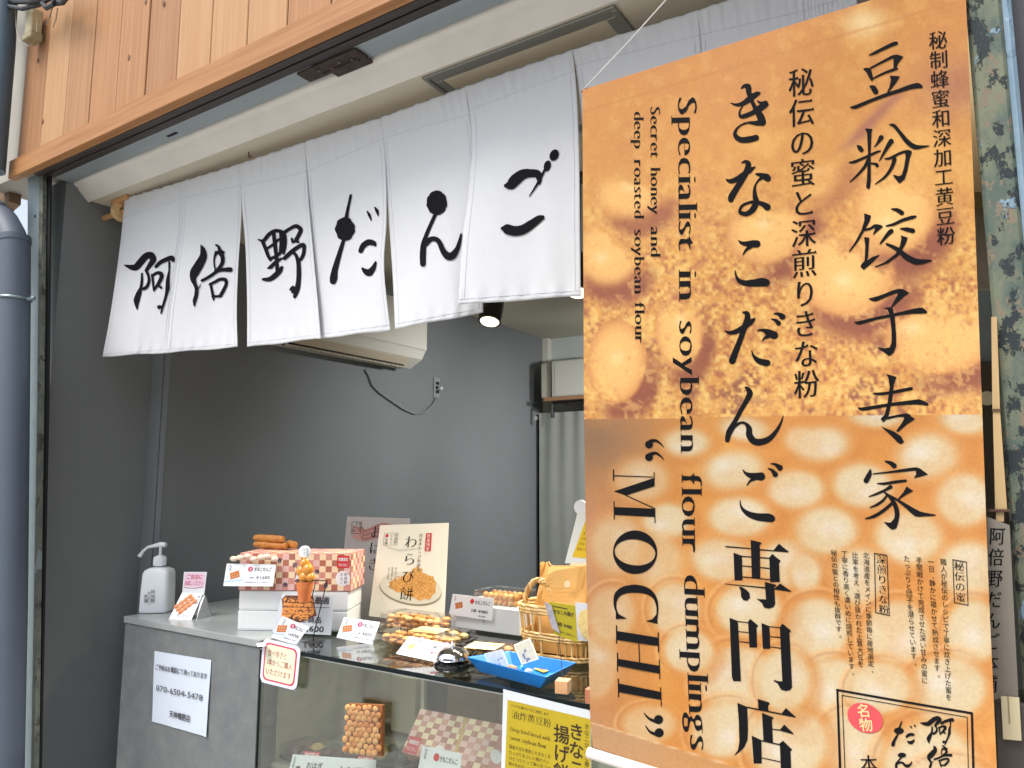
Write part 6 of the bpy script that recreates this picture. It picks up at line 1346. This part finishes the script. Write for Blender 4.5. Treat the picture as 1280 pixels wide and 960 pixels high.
# clear stand card (yellow green) in a wooden block
c0 = PT(700, 868); kk_ = mpp(c0)
cu_ = thing('wooden_block', 'small wooden cube card holder with a thin wire at the front edge of the glass', 'card holder', tuple(c0))
M_wb = mat('beech', (206,156,108), 0.5, rgb2=(222,178,130), scale=14, stretch=(0.3,3,3)); MB().box((c0[0], c0[1]+8*kk_, ZT+8*kk_+0.0005), (17*kk_, 17*kk_, 16*kk_), yaw=0.25, bev=0.0012).build('cube', M_wb, cu_)
MB().tube([(c0[0], c0[1]+8*kk_, ZT+16*kk_), tuple(PY(699, 800, c0[1]+8*kk_)), tuple(PY(698, 786, c0[1]+8*kk_))], 0.0009, n=5).build('wire', mat('steel_wire', (130,126,116), 0.3, metal=0.9), cu_)
c1 = PT(737, 880); cv_ = thing('wooden_block', 'second small wooden cube holder, cut off by the banner edge', 'card holder', tuple(c1)); MB().box((c1[0]+2*kk_, c1[1]+8*kk_, ZT+8*kk_+0.0005), (17*kk_, 17*kk_, 17*kk_), yaw=0.1, bev=0.0012).build('cube', mat('reddish_beech', (170,104,74), 0.5, rgb2=(186,122,90), scale=14, stretch=(0.3,3,3)), cv_)
Yc_ = c0[1]+8*kk_
c = Card([(686,752),(719,757),(722,803),(693,793)], np.array([0, Yc_+0.004, 0]), 0.25); t = thing('yellow_green_card', 'olive yellow price card held by a wire in front of the basket', 'price card', tuple(c.base)); c.board('card', mat('olive_yellow', (170,158,30), 0.45), t)
k = c.ink(0.0002); htext(k, 'きなこの揚げ', c.a*.12, .32, .14, 'bold', w=c.a*.8); htext(k, '1枚 ¥480', c.a*.2, .68, .14, 'bold', w=c.a*.62); htext(k, '温めると美味しい', c.a*.2, .88, .07); k.stroke([(c.a*.12, .12, .012), (c.a*.7, .13, .012)]); k.build(M_txt, t, 'lettering')
c = Card([(680,752),(689,757),(700,792),(690,785)], np.array([0, Yc_+0.0, 0]), 0.25); t = thing('clear_bag', 'clear cellophane bag catching the light beside the olive card', 'bag', tuple(c.base)); c.board('film', mat('cellophane', (188,186,196), 0.12, rgb2=(120,118,128), scale=30, coat=0.6), t)
c = Card([(719,753),(745,756),(745,803),(722,800)], np.array([0, Yc_+0.012, 0]), 0.2); t = thing('rice_cracker_bag', 'small bag with a pale round cracker beside the olive card', 'bag', tuple(c.base)); c.board('film', mat('pale_blue_film', (196,204,226), 0.2), t); k = c.ink(0.0003); blob(k, c.a*.5, .55, c.a*.42, .4, 0, n=20, jag=.04); k.build(mat('cracker', (196,170,104), 0.5, rgb2=(222,206,160), scale=80), t, 'cracker_picture')
# yellow tent sign with round top
P0 = np.array([0, bc[1]+0.10, 0]); c = Card([(722,640),(752,640),(752,704),(706,704)], P0, 0.2); t = thing('yellow_sign', 'yellow sign on a white slanted board with a round white top, at the banner edge', 'sign', tuple(c.base)); c.board('board', mat('white_board', (236,234,220), 0.4), t)
k = c.ink(0.0002); k.poly([(c.a*.42, .08), (c.a*.98, .08), (c.a*.98, .93), (c.a*.17, .88)]); k.build(mat('sign_yellow', (240,196,30), 0.45), t, 'yellow_panel'); k = c.ink(0.0005)
for i in range(5): htext(k, 'きなこ揚げ餅', c.a*(.42-.04*i), .35+.1*i, .07, w=c.a*.5)
k.build(M_txt, t, 'lettering')
cc = PY(726, 634, P0[1]-0.004); kr = mpp(cc); m = MB().lathe((0, 0, 0), [(9*kr, 0), (9*kr, 0.003)], n=28); m.v = [(cc[0]+x, cc[1]-z, cc[2]+y) for x, y, z in m.v]; m.build('round_top', M_card, t)
tag(MB().box((PY(735, 720, P0[1]+.02)[0], P0[1]+0.05, ZT+(PY(735, 704, P0[1])[2]-ZT)/2), (0.10, 0.08, PY(735, 704, P0[1])[2]-ZT)).build('sign_riser', mat('white_board'), None), 'white riser box under the yellow sign behind the basket', 'box')
# ------------------------------------------------------------------ yellow poster on the case front
c = Card([(629,861.5),(739,889),(739,1010),(626,980)], np.array([0, YG-0.004, 0]), 0.0); ps = thing('yellow_poster', 'yellow poster with white border on the front of the glass case', 'poster', tuple(c.base)); c.board('sheet', mat('poster_white', (208,214,218), 0.3), ps, 0.002)
A_ = c.a; k = c.ink(0.0001); k.poly([(0.065, 0.10), (A_*0.995, 0.085), (A_*0.995, 0.94), (0.05, 0.94)]); k.build(mat('poster_yellow', (180,158,24), 0.4, var=0.05, scale=8), ps, 'yellow_ground')
k = c.ink(0.0004); htext(k, '油炸黄豆粉', A_*.11, .275, .10, 'mincho', w=A_*.46); htext(k, 'Deep fried bread with', A_*.1, .42, .07, 'serif', w=A_*.46); htext(k, 'sweet soybean flour', A_*.1, .51, .07, 'serif', w=A_*.42); k.build(mat('print_umber', (66,50,16), 0.5), ps, 'lettering')
k = c.ink(0.0004); htext(k, 'いつでも揚げたてをご用意します', A_*.1, .16, .035, w=A_*.44)
for i, s in enumerate(('国産大豆を使用したきなこを', 'たっぷりまぶした揚げパン', 'ひとつひとつ丁寧に仕上げ', '熱々をお召し上がりください')): htext(k, s, A_*.09, .60+i*.06, .045, w=A_*(.48-.02*(i % 2)))
vtext(k, 'きなこだんご専門店の', A_*.955, .14, .062, 'sans', 1.05); k.build(mat('print_umber'), ps, 'small_print')
k = c.ink(0.0006); vtext(k, '揚げ餅', A_*.685, .22, .20, 'bold', 1.0); vtext(k, 'きなこ', A_*.845, .16, .19, 'bold', 1.0); k.build(mat('print_umber_dark', (52,34,18), 0.5), ps, 'large_lettering')
# ------------------------------------------------------------------ inside the case
def inZ(px, py): return PZ(px, py, ZS)
# upright pack of dumplings
Yp = 1.62; c = Card([(434,880),(478,882),(477,946),(430,940)], np.array([0, Yp, 0]), 0.15); t = thing('upright_dumpling_pack', 'upright pack of round golden dumplings inside the glass case', 'food pack', tuple(c.base)); c.board('backing', mat('pack_brown', (150,90,50), 0.5), t, 0.012)
r_ = random.Random(5)
for j in range(9):
    for i in range(6):
        p = c.f(c.a*(i+.5+.5*(j % 2)-.25+r_.uniform(-.12,.12))/6.3, (j+.5+r_.uniform(-.15,.15))/9*.98+.01, 0.002); MB().ball(p, c.w/12*r_.uniform(.9, 1.12), n=8, sc=(1.05, 0.5, 0.9)).build('dumpling', M_dg[r_.randrange(3)], t, smooth=True)
MB().slab([np.array(c.f(0, 0, .012)), np.array(c.f(c.a, 0, .012)), np.array(c.f(c.a, 1, .012)), np.array(c.f(0, 1, .012))], -c.n*0.0008).build('clear_film', glass('thin_film', (246,246,244), 0.02), t)
# chequered boxes leaning in the case
def lean_box(corners, Yb, yaw, tilt, label, n1, n2, seed):
    P0 = np.array(PY((corners[2][0]+corners[3][0])/2, (corners[2][1]+corners[3][1])/2, Yb)); c = Card(corners, P0, yaw, tilt); t = thing('chequered_gift_box', label, 'gift box', tuple(c.base)); c.board('carton', M_lav, t, 0.035)
    ul = [np.array(c.f(0, 0, 0.0001)), np.array(c.f(c.a, 0, 0.0001)), np.array(c.f(0, 1, 0.0001))]
    checks(None, ul[0], (ul[1]-ul[0]), (ul[2]-ul[0]), c.n, 1, 1, n1, n2, t, seed, 0.0)
    return c, t
c, t = lean_box([(526,886),(629,906),(629,975),(502,940)], 1.56, 0.15, math.radians(35), 'chequered gift box tilted up at the right inside the glass case', 13, 8, 4)
k = c.ink(0.0004); k.poly(rect(c.a*.02, .62, c.a*.15, .98)); k.build(M_red, t, 'red_sticker'); k = c.ink(0.0006); htext(k, '数量限定', c.a*.03, .78, .1, 'bold', w=c.a*.11); htext(k, 'きなこだんご', c.a*.03, .92, .09, w=c.a*.11); k.build(M_card, t, 'sticker_lettering')
k = c.ink(0.0004); k.ell(c.a*.36, .8, .13, .13); k.ell(c.a*.93, .62, .13, .13); k.build(mat('seal_white'), t, 'white_seal')
k = c.ink(0.0005); k.poly([(c.a*.55, 0), (c.a*.585, 0), (c.a*.53, 1), (c.a*.50, 1)]); k.build(mat('ribbon_gold', (196,160,80), 0.4), t, 'ribbon')
P_ = PY(503, 870, 1.9); tag(MB().box((P_[0], 1.92, 0.865), (0.09, 0.05, 0.055), bev=0.002).build('brown_carton', mat('dusky_check', (130,98,84), 0.5, rgb2=(160,124,104), scale=60)), 'small dusky brown carton at the back of the glass case', 'box')
P_ = PY(503, 893, 1.86); tag(MB().box((P_[0], 1.885, 0.748), (0.10, 0.05, 0.172), bev=0.003).build('cream_bag', mat('cream_wrap', (196,188,156), 0.5, var=0.08)), 'cream paper packet standing behind the golden dumplings in the case', 'packet')
P_ = PY(398, 905, 1.92); tag(MB().box((P_[0], 1.93, 0.72), (0.16, 0.03, 0.12), bev=0.002).build('slate_box', mat('slate_card', (110,122,132), 0.3, var=0.1)), 'blue grey carton at the back left inside the glass case', 'box')
P_ = PY(600, 870, 1.95); tag(MB().box((P_[0], 1.94, 0.75), (0.2, 0.06, 0.18), bev=0.003).build('brown_bag', mat('kraft_dark', (140,116,84), 0.6, var=0.2, scale=6)), 'dull brown paper parcel behind the chequered box in the case', 'parcel')
# front row inside: two food trays, label boards
c = Card([(366,943),(470,950),(466,1010),(352,1000)], PY(420, 960, 1.475), 0.0, 0.2); t = thing('case_label', 'white label board with two product names at the bottom of the glass case', 'price card', tuple(c.base)); c.board('card', M_card, t)
k = c.ink(0.0003); htext(k, 'おはぎ', c.a*.2, .28, .17, 'bold', w=c.a*.2); htext(k, 'わらび餅', c.a*.6, .32, .17, 'bold', w=c.a*.28); vtext(k, '阿倍野', .12, .04, .08, 'sans'); k.build(M_txt, t, 'lettering'); k = c.ink(0.0002); blob(k, c.a*.11, .38, .12, .14); k.build(mat('print_bean', (70,44,40), 0.5), t, 'food_picture')
pack(345, 430, 949, 0.04, 0.10, 0.0, 'covered tray with red sample sticker at the left in the glass case', (1, 5, 2), [mat('bean_paste', (84,52,50), 0.5, bump=0.3), mat('pale_mochi')], 21, z=ZS+0.0)
pack(445, 505, 953, 0.045, 0.10, 0.0, 'covered tray with red sample sticker in the middle of the glass case', (1, 4, 2), [mat('pale_mochi'), mat('dark_leaf', (60,66,50), 0.5)], 22, z=ZS+0.0)
for px, py, lb in ((390, 943, 'left'), (457, 949, 'right')):
    p = Card([(px-10, py-4), (px+10, py-2.5), (px+10, py+3), (px-10, py+2)], PY(px, py, 1.50), 0.0, 0.5); t = thing('sample_sticker', 'red sticker reading SAMPLE on the %s covered tray in the case' % lb, 'sticker', tuple(p.base)); p.board('sticker', M_red, t, 0.0006); k = p.ink(0.0002); htext(k, 'SAMPLE', p.a*.06, .82, .85, 'bold', w=p.a*.88); k.build(M_card, t, 'lettering')
c = Card([(528,932),(577,942),(574,985),(520,975)], PY(550, 950, 1.505), 0.0, 0.25); t = thing('case_price_card', 'white price card with red mark standing right of the trays in the glass case', 'price card', tuple(c.base)); c.board('card', M_card, t)
k = c.ink(0.0002); k.ell(c.a*.4, .25, .12, .12); k.build(M_red, t, 'red_mark'); k = c.ink(0.0003); htext(k, 'きなこだんご', c.a*.48, .34, .18, 'bold', w=c.a*.45); vtext(k, '阿倍野', .2, .06, .1, 'sans'); k.build(M_txt, t, 'lettering')
pack(505, 560, 958, 0.055, 0.10, 0.0, 'pack of smooth orange dumplings in front of the chequered box in the case', (2, 4, 1), [mat('smooth_orange', (222,132,84), 0.4)], 31, z=ZS+0.0)
# ------------------------------------------------------------------ the street behind the camera (seen in reflections)
ST = thing('opposite_shop', 'plain pale shop building across the street with shuttered front', 'building', (0, -10, 0))
MB().box((0, -11, 2.6), (16, 2, 5.2)).build('wall', mat('opposite_wall', (186,182,172), 0.8, var=0.06, scale=1), ST)
for i in range(6):
    MB().box((-6.6+i*2.6, -9.985, 1.25), (2.1, 0.03, 2.3)).build('shutter', mat('opposite_shutter', (120,128,136), 0.5, var=0.1, scale=2, stretch=(0.1,1,12)), ST)
    MB().box((-6.6+i*2.6, -9.985, 4.0), (1.4, 0.03, 1.2)).build('window', mat('opposite_window', (50,60,70), 0.1), ST)
